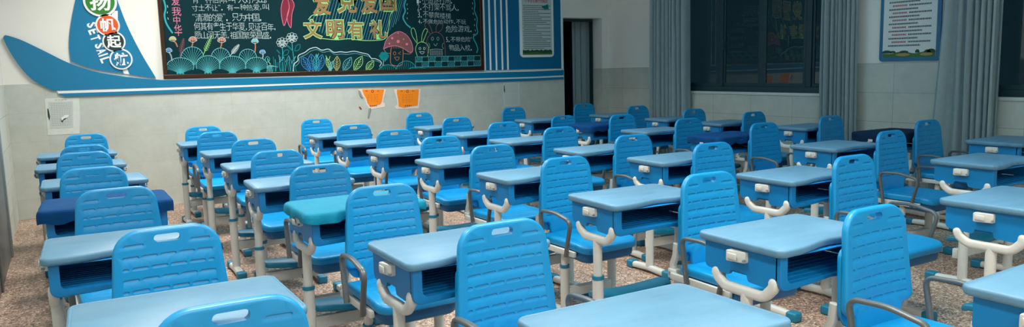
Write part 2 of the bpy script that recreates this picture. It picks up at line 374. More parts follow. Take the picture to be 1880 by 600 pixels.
# ================================================================== CHAIR
def dash_rows(z_list, halfw, pitch=0.062, w=0.052, h=0.0115):
    out = []
    for i, z in enumerate(z_list):
        hw = halfw(z); x = -hw
        seq = [1.0] * 5 if i % 2 == 0 else [0.38, 1, 1, 1, 1, 0.38]
        tot = sum(seq) + 0.17 * (len(seq) - 1); k = 2 * hw / tot
        for s in seq:
            out.append(stadium(x + s * k / 2, z, s * k, h, 2)); x += (s + 0.17) * k
    return out
def make_chair():
    t = empty('school_chair')
    # backrest: tapered rounded panel, handle slot, rows of grooves, narrower tab down to the seat
    ol = fillet([(-0.165, 0.855, 0.085), (-0.196, 0.500, 0.055), (-0.135, 0.497, 0.02), (-0.130, 0.425, 0.01),
                 (0.130, 0.425, 0.01), (0.135, 0.497, 0.02), (0.196, 0.500, 0.055), (0.165, 0.855, 0.085)], 7)
    hw = lambda z: 0.140 + (0.80 - z) * 0.07
    pk = [stadium(-0.105, 0.805, 0.062, 0.0115, 2), stadium(0.105, 0.805, 0.062, 0.0115, 2)]
    pk += dash_rows([0.765, 0.727, 0.689, 0.651, 0.613, 0.575, 0.537], hw)
    b = bmesh.new(); plate(b, ol, 0.026, 0.010, 0.008, holes=[stadium(0, 0.821, 0.084, 0.026, 4)], pockets=pk, pdepth=0.0045)
    cut(b, xs=(-0.12, -0.06, 0.0, 0.06, 0.12), zs=(0.48, 0.56, 0.64, 0.72, 0.79))
    bend = lambda c: Vector((c.x, c.y + (c.z - 0.855) * 0.075 - 0.014 * (c.x / 0.19) ** 2, c.z))
    warp(b, bend); obj('backrest', b, BLUE, t, smooth=38)
    b = bmesh.new(); plate(b, fillet([(-0.172, 0.725, 0.04), (-0.190, 0.50, 0.05), (-0.150, 0.45, 0.03), (0.150, 0.45, 0.03), (0.190, 0.50, 0.05), (0.172, 0.725, 0.04)], 5), 0.018, 0.003, 0.007)
    warp(b, lambda c: bend(c) + Vector((0, 0.0265, 0))); obj('back_shell', b, BLUE, t)
    # seat (laid flat: plate x -> x, plate z -> -y, plate depth -> -z)
    ol = fillet([(-0.192, 0.405, 0.06), (-0.196, 0.0, 0.02), (0.196, 0.0, 0.02), (0.192, 0.405, 0.06)], 6)
    pk = dash_rows([0.07, 0.12, 0.17, 0.22, 0.27, 0.32], lambda z: 0.15)
    b = bmesh.new(); plate(b, ol, 0.040, 0.014, 0.006, pockets=pk, pdepth=0.0022); cut(b, zs=(0.1, 0.2, 0.27, 0.33, 0.37))
    droop = lambda v: -0.9 * max(0, v - 0.27) ** 2
    warp(b, lambda c: Vector((c.x, -0.012 - c.z, 0.442 - c.y + droop(c.z) - 0.006 * math.cos(min(1, abs(c.x) / 0.19) * PI / 2) * (1 if c.y < 0.02 else 0))))
    obj('seat', b, BLUE, t, smooth=38)
    b = bmesh.new(); plate(b, fillet([(-0.180, 0.392, 0.06), (-0.180, 0.03, 0.02), (0.180, 0.03, 0.02), (0.180, 0.392, 0.06)], 5), 0.060, 0.004, 0.03)
    cut(b, zs=(0.1, 0.2, 0.27, 0.33))
    warp(b, lambda c: Vector((c.x, -0.012 - c.z, 0.401 - c.y * (1.0 if c.z > 0.2 else 0.7) + droop(c.z)))); obj('seat_shell', b, SHELL, t)
    for s in (-1, 1):
        b = bmesh.new(); x = s * 0.197
        box(b, x - 0.010, x + 0.010, -0.345, 0.035, 0.366, 0.397, 0.004); obj('side_rail', b, CREAM, t)
        b = bmesh.new()   # cream hinge joining the backrest to the rail
        x = s * 0.178
        sweep(b, path3([(0.040, 0.375, 0), (0.046, 0.43, 0.02), (0.026, 0.475, 0.02), (0.020, 0.535, 0)], x), 0.016, 0.013, n=12, sq=3.5)
        box(b, x - 0.02, x + 0.02, 0.010, 0.062, 0.366, 0.412, 0.006)
        h = obj('hinge_bracket', b, CREAM, t)
        b = bmesh.new(); sweep(b, [(x - 0.026, 0.040, 0.392), (x + 0.026, 0.040, 0.392)], 0.009, side=Vector((0, 1, 0)), n=12); obj('pivot_bolt', b, GREYM, h)
        x = s * 0.222
        b = bmesh.new(); sweep(b, path3([(-0.098, 0.372, 0), (-0.080, 0.48, 0.2), (-0.062, 0.582, 0.030), (-0.20, 0.590, 0.3), (-0.345, 0.562, 0.036), (-0.318, 0.46, 0.2), (-0.296, 0.368, 0)], x, 6), 0.0085, 0.0125, n=12, sq=3.0)
        obj('armrest', b, ARM, t, smooth=50)
        x = s * 0.165
        b = bmesh.new(); sweep(b, [(x, -0.205, 0.20), (x, -0.205, 0.372)], 0.021, 0.018, n=14); lg = obj('leg', b, CREAM, t)
        b = bmesh.new(); sweep(b, [(x, -0.205, 0.045), (x, -0.205, 0.285)], 0.026, 0.023, n=14); obj('leg_sleeve', b, CREAM, lg)
        b = bmesh.new(); sweep(b, [(x, -0.205, 0.281), (x, -0.205, 0.297)], 0.029, 0.026, n=14); obj('collar', b, TEAL, lg)
        b = bmesh.new(); sweep(b, [(x, -0.345, 0.026), (x, -0.205, 0.034), (x, 0.0, 0.026)], 0.020, 0.024, n=12, sq=3.2); ft = obj('foot', b, CREAM, t)
        for y0, y1 in ((-0.385, -0.325), (-0.02, 0.04)):
            b = bmesh.new(); box(b, x - 0.029, x + 0.029, y0, y1, 0.0, 0.05, 0.010, 3); obj('end_cap', b, TEAL, ft)
    b = bmesh.new(); box(b, -0.145, 0.145, -0.23, -0.18, 0.115, 0.165, 0.006); obj('crossbar', b, CREAM, t)
    return t

# ================================================================== DESK
def top_outline():
    near = []
    for i in range(17):     # wavy near edge: corners reach out, the middle curves in
        u = i / 16.0; x = -0.215 + 0.43 * u
        near.append((x, -0.2 + 0.034 * (0.5 - 0.5 * math.cos(2 * PI * min(1, max(0, (u - 0.02) / 0.96)))), 0))
    pts = [(-0.285, -0.203, 0.05)] + near + [(0.285, -0.203, 0.05), (0.278, 0.2, 0.035), (-0.278, 0.2, 0.035)]
    return fillet(pts, 7)
def make_desk():
    t = empty('school_desk')
    ol = top_outline(); z1 = 0.75
    b = bmesh.new(); plate(b, ol, 0.030, 0.009, 0.012)
    top = max(b.faces, key=lambda f: (len(f.verts), -f.calc_center_median().y))
    face = [f for f in b.faces if len(f.verts) > 20 and abs(f.calc_center_median().y) < 1e-5][0]
    bmesh.ops.inset_region(b, faces=[face], thickness=0.010, depth=0)
    bmesh.ops.inset_region(b, faces=[face], thickness=0.0022, depth=-0.0016)
    bmesh.ops.inset_region(b, faces=[face], thickness=0.0022, depth=0.0014)
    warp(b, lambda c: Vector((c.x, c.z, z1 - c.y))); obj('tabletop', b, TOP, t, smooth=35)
    # drawer box open to the near side, slatted floor
    b = bmesh.new(); X = 0.262
    for s in (-1, 1):       # side panels with a finger notch in the lower edge
        pr = fillet([(-0.165, 0.72, 0.004), (0.165, 0.72, 0.004), (0.165, 0.622, 0.02), (0.05, 0.612, 0.01), (0.042, 0.632, 0.004), (-0.032, 0.632, 0.004), (-0.04, 0.606, 0.01), (-0.165, 0.600, 0.02)], 3)
        v0 = [b.verts.new((s * X, y, z)) for y, z in pr]; v1 = [b.verts.new((s * (X - 0.016), y, z)) for y, z in pr]
        b.faces.new(v0); b.faces.new(v1)
        for i in range(len(pr)): b.faces.new((v0[i - 1], v0[i], v1[i], v1[i - 1]))
    box(b, -X + 0.016, X - 0.016, 0.150, 0.165, 0.622, 0.72, 0.002)
    box(b, -X + 0.016, X - 0.016, -0.162, 0.150, 0.622, 0.628)
    for i in range(9): box(b, -X + 0.03, X - 0.03, -0.135 + i * 0.032, -0.124 + i * 0.032, 0.628, 0.6315)
    # front frame: rounded opening with a sagging lower lip
    out = fillet([(-X, 0.72, 0.004), (-X, 0.600, 0.03), (-0.12, 0.604, 0.08), (0, 0.612, 0.1), (0.12, 0.604, 0.08), (X, 0.600, 0.03), (X, 0.72, 0.004)], 5)
    hole = fillet([(-X + 0.034, 0.716, 0.003), (-X + 0.034, 0.625, 0.022), (X - 0.034, 0.625, 0.022), (X - 0.034, 0.716, 0.003)], 5)
    b2 = bmesh.new(); plate(b2, out, 0.022, 0.004, 0.002, holes=[hole]); warp(b2, lambda c: Vector((c.x, c.y - 0.180, c.z)))
    me = bpy.data.meshes.new('tmp'); b2.to_mesh(me); b2.free(); b.from_mesh(me); bpy.data.meshes.remove(me)
    obj('drawer', b, BOX, t, smooth=35)
    for s in (-1, 1):
        b = bmesh.new()     # folding bag hook in a cream housing
        pr = fillet([(-0.040, 0.712, 0.006), (0.036, 0.712, 0.006), (0.036, 0.672, 0.006), (-0.040, 0.672, 0.006)], 3)
        plate(b, [(p[0], p[1]) for p in pr], 0.030, 0.003, 0)
        warp(b, lambda c: Vector((s * (X + 0.030 - c.y - (0.014 if (c.x < -0.02 and c.y < 0.01) else 0)), c.x, c.z)))
        hk = obj('hook_housing', b, CREAM, t)
        b = bmesh.new(); box(b, s * (X + 0.031) - 0.0025, s * (X + 0.031) + 0.0025, -0.012, 0.028, 0.682, 0.703, 0.002); obj('hook_flap', b, CREAM, hk)
        b = bmesh.new(); sweep(b, [(s * (X + 0.016), -0.0385, 0.683), (s * (X + 0.026), -0.0405, 0.683)], 0.005, side=Vector((0, 0, 1)), n=10); obj('hook_knob', b, GREYM, hk)
        b = bmesh.new(); x = s * 0.254
        pth = path3([(0.114, 0.612, 0), (0.106, 0.592, 0.03), (0.068, 0.566, 0.05), (-0.108, 0.566, 0.05), (-0.146, 0.606, 0.03), (-0.148, 0.626, 0)], x, 6)
        pth = [(x, 0.120, 0.627), (x, 0.118, 0.622)] + pth + [(x, -0.1482, 0.636), (x, -0.1484, 0.642)]
        sweep(b, pth, 0.019, 0.016, n=14, sq=3.0, scales=[0.45, 0.8] + [1] * (len(pth) - 4) + [0.8, 0.45])
        obj('side_bracket', b, CREAM, t, smooth=50)
        x = s * 0.250; y = -0.025
        b = bmesh.new(); sweep(b, [(x, y, 0.25), (x, y, 0.560)], 0.022, 0.021, n=14); lg = obj('leg', b, CREAM, t)
        b = bmesh.new(); sweep(b, [(x, y, 0.045), (x, y, 0.375)], 0.027, 0.026, n=14); obj('leg_sleeve', b, CREAM, lg)
        b = bmesh.new(); sweep(b, [(x, y, 0.371), (x, y, 0.388)], 0.030, 0.029, n=14); obj('collar', b, TEAL, lg)
        b = bmesh.new(); sweep(b, [(x, -0.195, 0.026), (x, y, 0.036), (x, 0.145, 0.026)], 0.020, 0.025, n=12, sq=3.2); ft = obj('foot', b, CREAM, t)
        for y0, y1 in ((-0.235, -0.17), (0.125, 0.19)):
            b = bmesh.new(); box(b, x - 0.031, x + 0.031, y0, y1, 0.0, 0.052, 0.011, 3); obj('end_cap', b, TEAL, ft)
    b = bmesh.new(); box(b, -0.226, 0.226, 0.02, 0.055, 0.155, 0.215, 0.005); obj('crossbar', b, CREAM, t)
    # calf rest: padded teal board hung over the crossbar
    b = bmesh.new(); plate(b, fillet([(-0.222, 0.0, 0.03), (0.222, 0.0, 0.03), (0.222, 0.13, 0.03), (-0.222, 0.13, 0.03)], 5), 0.030, 0.009, 0.009)
    cut(b, xs=(-0.18, -0.12, -0.06, 0, 0.06, 0.12, 0.18), zs=(0.04, 0.09))
    warp(b, lambda c: Vector((c.x, c.z - 0.02, 0.288 - c.y - 0.9 * (c.z - 0.06) ** 2 * 4 - 0.022 * (0.5 - 0.5 * math.cos(2 * PI * (c.x + 0.222) / 0.444)) * (0.4 + 6 * max(0, 0.1 - c.z)))))
    fr = obj('footrest', b, TEAL, t, smooth=50)
    for x in (-0.12, 0.12):
        b = bmesh.new(); box(b, x - 0.012, x + 0.012, 0.03, 0.05, 0.21, 0.262, 0.003); obj('rest_support', b, CREAM, fr)
    return t

# positions measured per column, front row first: x, y, drop of the whole chair height
CH = dict(A=[(.29, 1.77, 0), (.27, 2.80, 0), (.18, 3.96, 0), (.12, 4.97, 0), (.10, 6.05, 0), (.12, 7.00, -.026), (.16, 8.00, 0)],
    B=[(1.24, 2.18, 0), (1.21, 3.22, 0), (1.21, 4.18, 0), (1.21, 5.16, 0), (1.28, 6.21, 0), (1.18, 7.25, 0), (1.20, 8.16, 0)],
    C=[(2.41, 1.60, 0), (2.59, 2.57, 0), (2.44, 3.54, 0), (2.46, 4.43, 0), (2.49, 5.30, 0), (2.47, 6.19, 0), (2.43, 7.15, 0), (2.41, 8.34, 0)],
    D=[(3.64, 2.55, 0), (3.59, 3.53, 0), (3.60, 4.34, 0), (3.63, 5.34, 0), (3.59, 6.23, 0), (3.61, 7.27, 0), (3.67, 8.39, 0)],
    E=[(5.07, 3.26, 0), (5.08, 4.41, 0), (5.04, 5.27, 0), (5.00, 6.20, 0), (5.04, 7.34, -.062), (5.01, 8.43, 0)],
    F=[(6.14, 3.63, 0), (6.11, 4.53, 0), (6.12, 5.45, 0), (6.10, 6.29, 0), (6.18, 7.36, 0), (6.12, 8.41, 0)])
DK = dict(A=[(.24, 2.17), (.17, 3.23), (.15, 4.32), (.13, 5.28), (.08, 6.21), (.07, 7.20)],
    B=[(1.20, 1.38), (1.19, 2.41), (1.16, 3.28), (1.15, 4.28), (1.19, 5.24), (1.21, 6.25), (1.16, 7.42)],
    C=[(2.36, .93), (2.27, 1.79), (2.35, 2.74), (2.36, 3.67), (2.35, 4.50), (2.31, 5.52), (2.33, 6.40), (2.36, 7.32)],
    D=[(3.58, 1.70), (3.48, 2.72), (3.50, 3.64), (3.45, 4.49), (3.44, 5.38), (3.46, 6.38), (3.57, 7.38)],
    E=[(4.80, 2.46), (4.88, 3.57), (4.90, 4.50), (4.85, 5.40), (4.90, 6.42), (4.90, 7.50)],
    F=[(6.04, 2.93), (6.05, 3.85), (6.10, 4.72), (5.98, 5.56), (6.02, 6.50), (6.02, 7.55)])
COLN = dict(A='column along the left wall', B='second column from left', C='third column from left',
            D='fourth column from left', E='fifth column from left', F='rightmost column by the windows')
ORD = ['backmost', 'second from back', 'third from back', 'fourth from back', 'fifth from back', 'sixth from back', 'seventh from back', 'front']
def place(o, n, x, y, z=0.0, rz=0.0):
    c = o if n == 0 else copy_tree(o)
    c.location = (x, y, z); c.rotation_euler = (0, 0, rz); return c
rnd = random.Random(11)
pc = make_chair(); learn(pc); n = 0
for col in 'ABCDEF':
    L = CH[col]
    for i, (x, y, dz) in enumerate(L):
        c = place(pc, n, x, y, 0, math.radians(rnd.uniform(-1.6, 1.6))); n += 1
        if dz:      # set lower on its telescopic legs
            c.scale = (1, 1, 1 + dz / 0.855)
        o_ = 'front' if i == 0 else ORD[len(L) - 1 - i]
        tag(c, 'blue plastic chair, %s in the %s' % (o_, COLN[col]), 'chair', 'blue school chairs in six columns')
COVERED = {('A', 2): NAVY, ('B', 2): TEALC, ('E', 2): NAVY, ('E', 4): NAVY, ('F', 1): NIGHT}
pd = make_desk(); learn(pd); n = 0; desks = {}
for col in 'ABCDEF':
    L = DK[col]
    for i, (x, y) in enumerate(L):
        for (cx, cy, _) in CH[col]:
            if cy < y and abs(cx - x) < 0.45: y = max(y, cy + 0.038 + 0.203)
        rz = math.radians(rnd.uniform(-1.2, 1.2)); d = place(pd, n, x, y, 0, rz); n += 1; desks[col, i] = (x, y, rz)
        o_ = 'front' if i == 0 else ORD[len(L) - 1 - i]
        st = 'blue school desk'
        if (col, i) in COVERED: st = 'blue desk under a cloth'
        tag(d, '%s, %s in the %s' % (st, o_, COLN[col]), 'desk', 'blue school desks in six columns')

# ================================================================== CLOTH COVERS on five desks
def make_cover(mt, seed, drop=0.055):
    rn = random.Random(seed); ol = inset(top_outline(), -0.006); N = len(ol); b = bmesh.new()
    # even out the points
    per = [0]
    for i in range(N): per.append(per[-1] + (Vector(ol[(i + 1) % N]) - Vector(ol[i])).length)
    K = 120; pts = []
    for k in range(K):
        s = per[-1] * k / K; i = max(j for j in range(N) if per[j] <= s); f = (s - per[i]) / max(1e-9, per[i + 1] - per[i])
        p = Vector(ol[i]).lerp(Vector(ol[(i + 1) % N]), f); pts.append((p.x, p.y))
    ph = [rn.uniform(0, 6.28) for _ in range(4)]
    wav = [0.5 * math.sin(2 * PI * 11 * k / K + ph[0]) + 0.35 * math.sin(2 * PI * 17 * k / K + ph[1]) + 0.3 * math.sin(2 * PI * 5 * k / K + ph[2]) for k in range(K)]
    rings = []
    for d, z, w in ((0.20, 0.757, 0), (0.12, 0.757, 0), (0.08, 0.757, 0), (0.03, 0.7565, 0), (0.008, 0.7545, 0.0004), (0.0, 0.750, 0.0008), (-0.004, 0.742, 0.002), (-0.005, 0.73, 0.004), (-0.004, 0.715, 0.006), (-0.002, 0.75 - drop, 0.008)):
        q = inset(pts, d) if d < 0.05 else [(p[0] * (1 - d * 4.5), p[1] * (1 - d * 4.5)) for p in pts]
        n_ = inset(pts, d + 0.01) if d < 0.05 else q; ring = []
        for k in range(K):
            o = Vector(q[k]) - (Vector(n_[k]) - Vector(q[k])) * (100 * w * 0.9 * (wav[k] + 0.25) * 1.0 if w else 0)
            ring.append(b.verts.new((o.x, o.y, z + (0.010 * wav[(k + 9) % K] if w > 0.007 else 0))))
        rings.append(ring)
    for r1, r2 in zip(rings, rings[1:]):
        for k in range(K): b.faces.new((r1[k - 1], r1[k], r2[k], r2[k - 1]))
    ctr = b.verts.new((0, 0, 0.757))
    for k in range(K): b.faces.new((rings[0][k - 1], rings[0][k], ctr))
    bmesh.ops.recalc_face_normals(b, faces=b.faces[:]); bmesh.ops.solidify(b, geom=b.faces[:], thickness=0.0025)
    return obj('desk_cover', b, mt, smooth=60)
for (k, mt, lab, dr) in ((('A', 2), NAVY, 'dark blue gathered cloth cover on a desk in the leftmost column', 0.06), (('B', 2), TEALC, 'teal cloth cover on a desk in the second column from left', 0.042),
                     (('E', 2), NAVY, 'dark blue cloth cover on the fifth column desk nearer the camera', 0.06), (('E', 4), NAVY, 'dark blue cloth cover on the far desk near the doorway', 0.06),
                     (('F', 1), NIGHT, 'very dark navy cloth cover on a desk below the poster', 0.07)):
    o = make_cover(mt, hash(k[0]) % 7 + k[1], dr); x, y, rz = desks[k]; o.location = (x, y, 0); o.rotation_euler = (0, 0, rz)
    tag(o, lab, 'desk cover', 'cloth covers on desks')

# ================================================================== WALL DECORATION, BLACKBOARD, NOTICES
def polymesh(bm, poly, place, d0, d1):
    """extrude a 2-D outline between depths d0 (front) and d1; place(u, v, d) -> point"""
    if area2(poly) < 0: poly = poly[::-1]
    a = [bm.verts.new(place(u, v, d0)) for u, v in poly]; c = [bm.verts.new(place(u, v, d1)) for u, v in poly]
    for i in range(len(poly)): bm.faces.new((a[i - 1], a[i], c[i], c[i - 1]))
    for vs in (a, c):
        es = [bm.edges.get((vs[i - 1], vs[i])) for i in range(len(vs))]
        if len(vs) <= 4: bm.faces.new(vs)
        else: bmesh.ops.triangle_fill(bm, use_beauty=True, use_dissolve=False, edges=es)
ON_BACK = lambda u, v, d: Vector((u, YB - d, v))
ON_RIGHT = lambda u, v, d: Vector((XR - d, u, v))
def bk(pts, y=YB): return [onback(px, py, y) for px, py in pts]
def smooth_open(pts, n=6):
    """Catmull-Rom through points"""
    P = [Vector(p) for p in pts]; P = [2 * P[0] - P[1]] + P + [2 * P[-1] - P[-2]]; out = []
    for i in range(1, len(P) - 2):
        a, b, c, d = P[i - 1:i + 3]
        for k in range(n):
            t = k / n
            out.append(0.5 * ((2 * b) + (c - a) * t + (2 * a - 5 * b + 4 * c - d) * t * t + (3 * b - a - 3 * c + d) * t ** 3))
    out.append(P[-2]); return [(p.x, p.y) for p in out]
def text_bm(bm, body, rect, place, d, thick=0.002, offset=0.0, upright=True):
    """add lettering filling rect = (u0, u1, v0, v1) on a wall"""
    cu = bpy.data.curves.new('t', 'FONT'); cu.body = body; cu.size = 1.0; cu.offset = offset; cu.resolution_u = 2
    o = bpy.data.objects.new('t', cu); COL.objects.link(o)
    me = bpy.data.meshes.new_from_object(o.evaluated_get(bpy.context.evaluated_depsgraph_get()))
    xs = [v.co.x for v in me.vertices]; ys = [v.co.y for v in me.vertices]
    if xs:
        u0, u1, v0, v1 = rect; x0, x1, y0, y1 = min(xs), max(xs), min(ys), max(ys)
        f = lambda x, y: (u0 + (u1 - u0) * (x - x0) / max(1e-6, x1 - x0), v0 + (v1 - v0) * (y - y0) / max(1e-6, y1 - y0))
        fr = [bm.verts.new(place(*f(v.co.x, v.co.y), d + thick)) for v in me.vertices]
        for p in me.polygons:
            try: bm.faces.new([fr[i] for i in p.vertices])
            except ValueError: pass
    bpy.data.objects.remove(o); bpy.data.curves.remove(cu); bpy.data.meshes.remove(me)
def rect_px(x0, y0, x1, y1, y=YB):
    a = onback(x0, y1, y); c = onback(x1, y0, y); return (a[0], c[0], a[1], c[1])
def text_px(bm, body, x0, y0, x1, y1, tilt=0.0, d=0.0, **k):
    """line of lettering from (x0,y0) to (x1,y1) in photo pixels; tilt = drop of the right end"""
    n = len(body); 
    text_bm(bm, body, rect_px(x0, y0, x1, y1), lambda u, v, dd: ON_BACK(u, v, dd), d, **k)
def ribbon(bm, pts, w, place, d):
    P = [Vector(p) for p in pts]; pr = None
    for i, p in enumerate(P):
        t = (P[min(i + 1, len(P) - 1)] - P[max(i - 1, 0)])
        t = t.normalized() if t.length > 1e-9 else Vector((1, 0)); n = Vector((-t.y, t.x)) * (w / 2)
        a = bm.verts.new(place(p.x + n.x, p.y + n.y, d)); c = bm.verts.new(place(p.x - n.x, p.y - n.y, d))
        if pr: bm.faces.new((pr[0], a, c, pr[1]))
        pr = (a, c)

# ---- sailing-boat decoration: hull running on into a band, lower stripe, sail, mast gap, discs
t = empty('sail_wall_decoration', (0, YB, 1.25)); tag(t, 'blue acrylic sailing boat decoration with long stripes on the back wall', 'wall decoration')
def deco(name, bm, mt, parent=None, smooth=35):
    o = obj(name, bm, mt, parent or t, smooth=smooth); return o
INV = Matrix.Translation((0, -YB, -1.25))
def local(bm): bmesh.ops.transform(bm, matrix=INV, verts=bm.verts[:])
hull = smooth_open([(6, 70), (8, 66), (14, 65.5), (40, 74), (80, 93), (125, 115), (170, 130), (215, 138.5), (260, 144), (300, 146.8)])
hull += [(600, 140), (720, 137), (980, 131), (1033, 128.3), (1033, 138), (980, 140.5), (720, 147.5), (600, 150), (400, 156.5), (280, 160.2), (97, 166)]
hull += smooth_open([(97, 166), (64, 149), (40, 126), (18, 94), (6, 70)])[1:-1]
b = bmesh.new(); polymesh(b, bk(hull), ON_BACK, 0.028, 0.012); local(b); deco('hull_band', b, DECO)
b = bmesh.new(); polymesh(b, bk([(107, 171.8), (280, 166), (400, 161.5), (600, 153.5), (720, 151), (980, 143.5), (1033, 141), (1033, 145), (980, 147.6), (720, 156.7), (600, 160), (400, 167.1), (280, 171.6), (120, 177.3)]), ON_BACK, 0.028, 0.012); local(b); deco('lower_stripe', b, DECO)
b = bmesh.new(); polymesh(b, bk([(104, 166.2), (280, 160.4), (400, 156.7), (600, 150.2), (720, 147.7), (980, 140.7), (1033, 138.2), (1033, 141), (980, 143.4), (720, 150.9), (600, 153.4), (400, 161.4), (280, 165.9), (107, 171.6)]), ON_BACK, 0.022, 0.012); local(b); deco('white_stripe', b, WHITE)
b = bmesh.new(); polymesh(b, bk([(300, 145.6), (600, 138.4), (720, 136.4), (980, 129.8), (1033, 127.1), (1033, 128.2), (980, 130.9), (720, 137.9), (600, 139.9), (300, 146.9)]), ON_BACK, 0.027, 0.012); local(b); deco('white_edge', b, WHITE)
sail_l = smooth_open([(142, -14), (134, 22), (128, 60), (127, 88), (130, 112)]) + smooth_open([(130, 112), (150, 120), (180, 127), (227, 134)])[1:] + [(218, 100), (196, 30), (190, -14)]
sail_l = smooth_open([(142, -14), (134, 22), (128, 60), (127, 88), (130, 112)]) + smooth_open([(130, 112), (150, 120), (180, 128), (227, 135)])[1:] + [(204, 60), (180, -14)]
sail_r = [(181.5, -14), (206, 60), (238, 136.5), (262, 140), (286, 143)] + smooth_open([(286, 143), (258, 96), (232, 44), (210, -14)])[1:]
b = bmesh.new(); polymesh(b, bk(sail_l), ON_BACK, 0.016, 0.002); local(b); deco('sail', b, DECO)
b = bmesh.new(); polymesh(b, bk(sail_r), ON_BACK, 0.016, 0.002); local(b); deco('sail', b, DECO)
b = bmesh.new(); polymesh(b, bk([(180, -14), (181.5, -14), (206, 60), (238, 136.5), (227, 135), (204, 60)]), ON_BACK, 0.012, 0.002)
polymesh(b, bk([(205, 20), (216, 20), (216, 48), (205, 48)]), ON_BACK, 0.0175, 0.0165)
local(b); deco('mast', b, WHITE)
b = bmesh.new()
for ch, px, py in zip('SET SAIL', (168.5, 171.5, 175, 0, 183, 186.5, 189.5, 193), (46, 58, 70, 0, 84, 94, 101, 110)):
    if ch == ' ': continue
    c = onback(px, py); s = 0.044; th = math.radians(-72)
    cu_rect = (-s * (0.55 if ch != 'I' else 0.16), s * (0.55 if ch != 'I' else 0.16), -s, s)
    text_bm(b, ch, cu_rect, (lambda u, v, d, c=c, th=th: ON_BACK(c[0] + u * math.cos(th) * 1.0 - v * math.sin(th), c[1] + u * math.sin(th) + v * math.cos(th), d)), 0.017, offset=0.035)
local(b); deco('lettering', b, WHITE, smooth=0)
GREEN = mat('green_acrylic', rgb(46, 128, 44), 0.35); ORANGE = mat('orange_acrylic', rgb(226, 84, 30), 0.35); DKG = mat('dark_teal_acrylic', rgb(20, 52, 52), 0.35)
for ch, px, py, rp, mt in (('扬', 183.5, 3, 23.5, GREEN), ('帆', 197.5, 46.5, 17, ORANGE), ('起', 209, 76.5, 16.3, DKG), ('航', 222, 108.5, 16.5, DECO)):
    c = onback(px, py); R_ = rp * 0.0064
    circ = [(c[0] + R_ * math.cos(2 * PI * k / 40), c[1] + R_ * math.sin(2 * PI * k / 40)) for k in range(40)]
    b = bmesh.new(); polymesh(b, circ, ON_BACK, 0.030, 0.016); local(b); dsc = deco('disc', b, WHITE)
    circ = [(c[0] + R_ * .86 * math.cos(2 * PI * k / 40), c[1] + R_ * .86 * math.sin(2 * PI * k / 40)) for k in range(40)]
    b = bmesh.new(); polymesh(b, circ, ON_BACK, 0.033, 0.030); local(b); obj('disc_face', b, mt, dsc)
    b = bmesh.new(); s = R_ * 0.62; text_bm(b, ch, (c[0] - s, c[0] + s, c[1] - s, c[1] + s), ON_BACK, 0.034, thick=0.003, offset=0.026); local(b); obj('character', b, WHITE, dsc, smooth=0)

# ---- deep blue panel with white vertical lines, right of the board
t2 = empty('blue_wall_panel', (0, YB, 1.25)); tag(t2, 'deep blue panel with white vertical lines beside the doorway', 'wall panel')
b = bmesh.new(); p0 = onback(887, 131); p1 = onback(1031, 127); box(b, 4.775, 5.985, YB - 0.010, YB, 1.337, 2.9, 0.002); local(b); obj('panel', b, DECO2, t2, smooth=0)
for xx in (4.780, 4.862, 4.952, 5.042, 5.126):
    b = bmesh.new(); box(b, xx - 0.012, xx + 0.012, YB - 0.016, YB - 0.010, 1.337, 2.9, 0.002); local(b); obj('white_line', b, WHITE, t2, smooth=0)
b = bmesh.new(); box(b, 5.985, 6.005, YB - 0.016, YB, 1.337, 2.9, 0.002); local(b); obj('white_edge', b, WHITE, t2, smooth=0)

# ---- blackboard
BXL, BXR, BZ0, BZ1 = 0.935, 4.752, 1.338, 2.62
YBD = YB - 0.022
t3 = empty('blackboard', (0, YB, 1.25)); tag(t3, 'green blackboard covered in coloured chalk drawings on the back wall', 'blackboard')
BOARD = mat('green_board', rgb(4, 44, 50), 0.7, spec=0.12, noise=0.08, nscale=3)
BRONZE = mat('bronze_frame', rgb(70, 50, 38), 0.28, metal=0.7)
b = bmesh.new(); box(b, BXL + 0.03, BXR - 0.03, YB - 0.020, YB, BZ0 + 0.03, BZ1 - 0.03); local(b); obj('board_surface', b, BOARD, t3, smooth=0)
fr = bmesh.new()
for x0, x1, z0, z1 in ((BXL, BXR, BZ0, BZ0 + 0.042), (BXL, BXR, BZ1 - 0.042, BZ1), (BXL, BXL + 0.042, BZ0 + 0.042, BZ1 - 0.042), (BXR - 0.042, BXR, BZ0 + 0.042, BZ1 - 0.042)):
    box(fr, x0, x1, YB - 0.040, YB, z0, z1, 0.006)
    
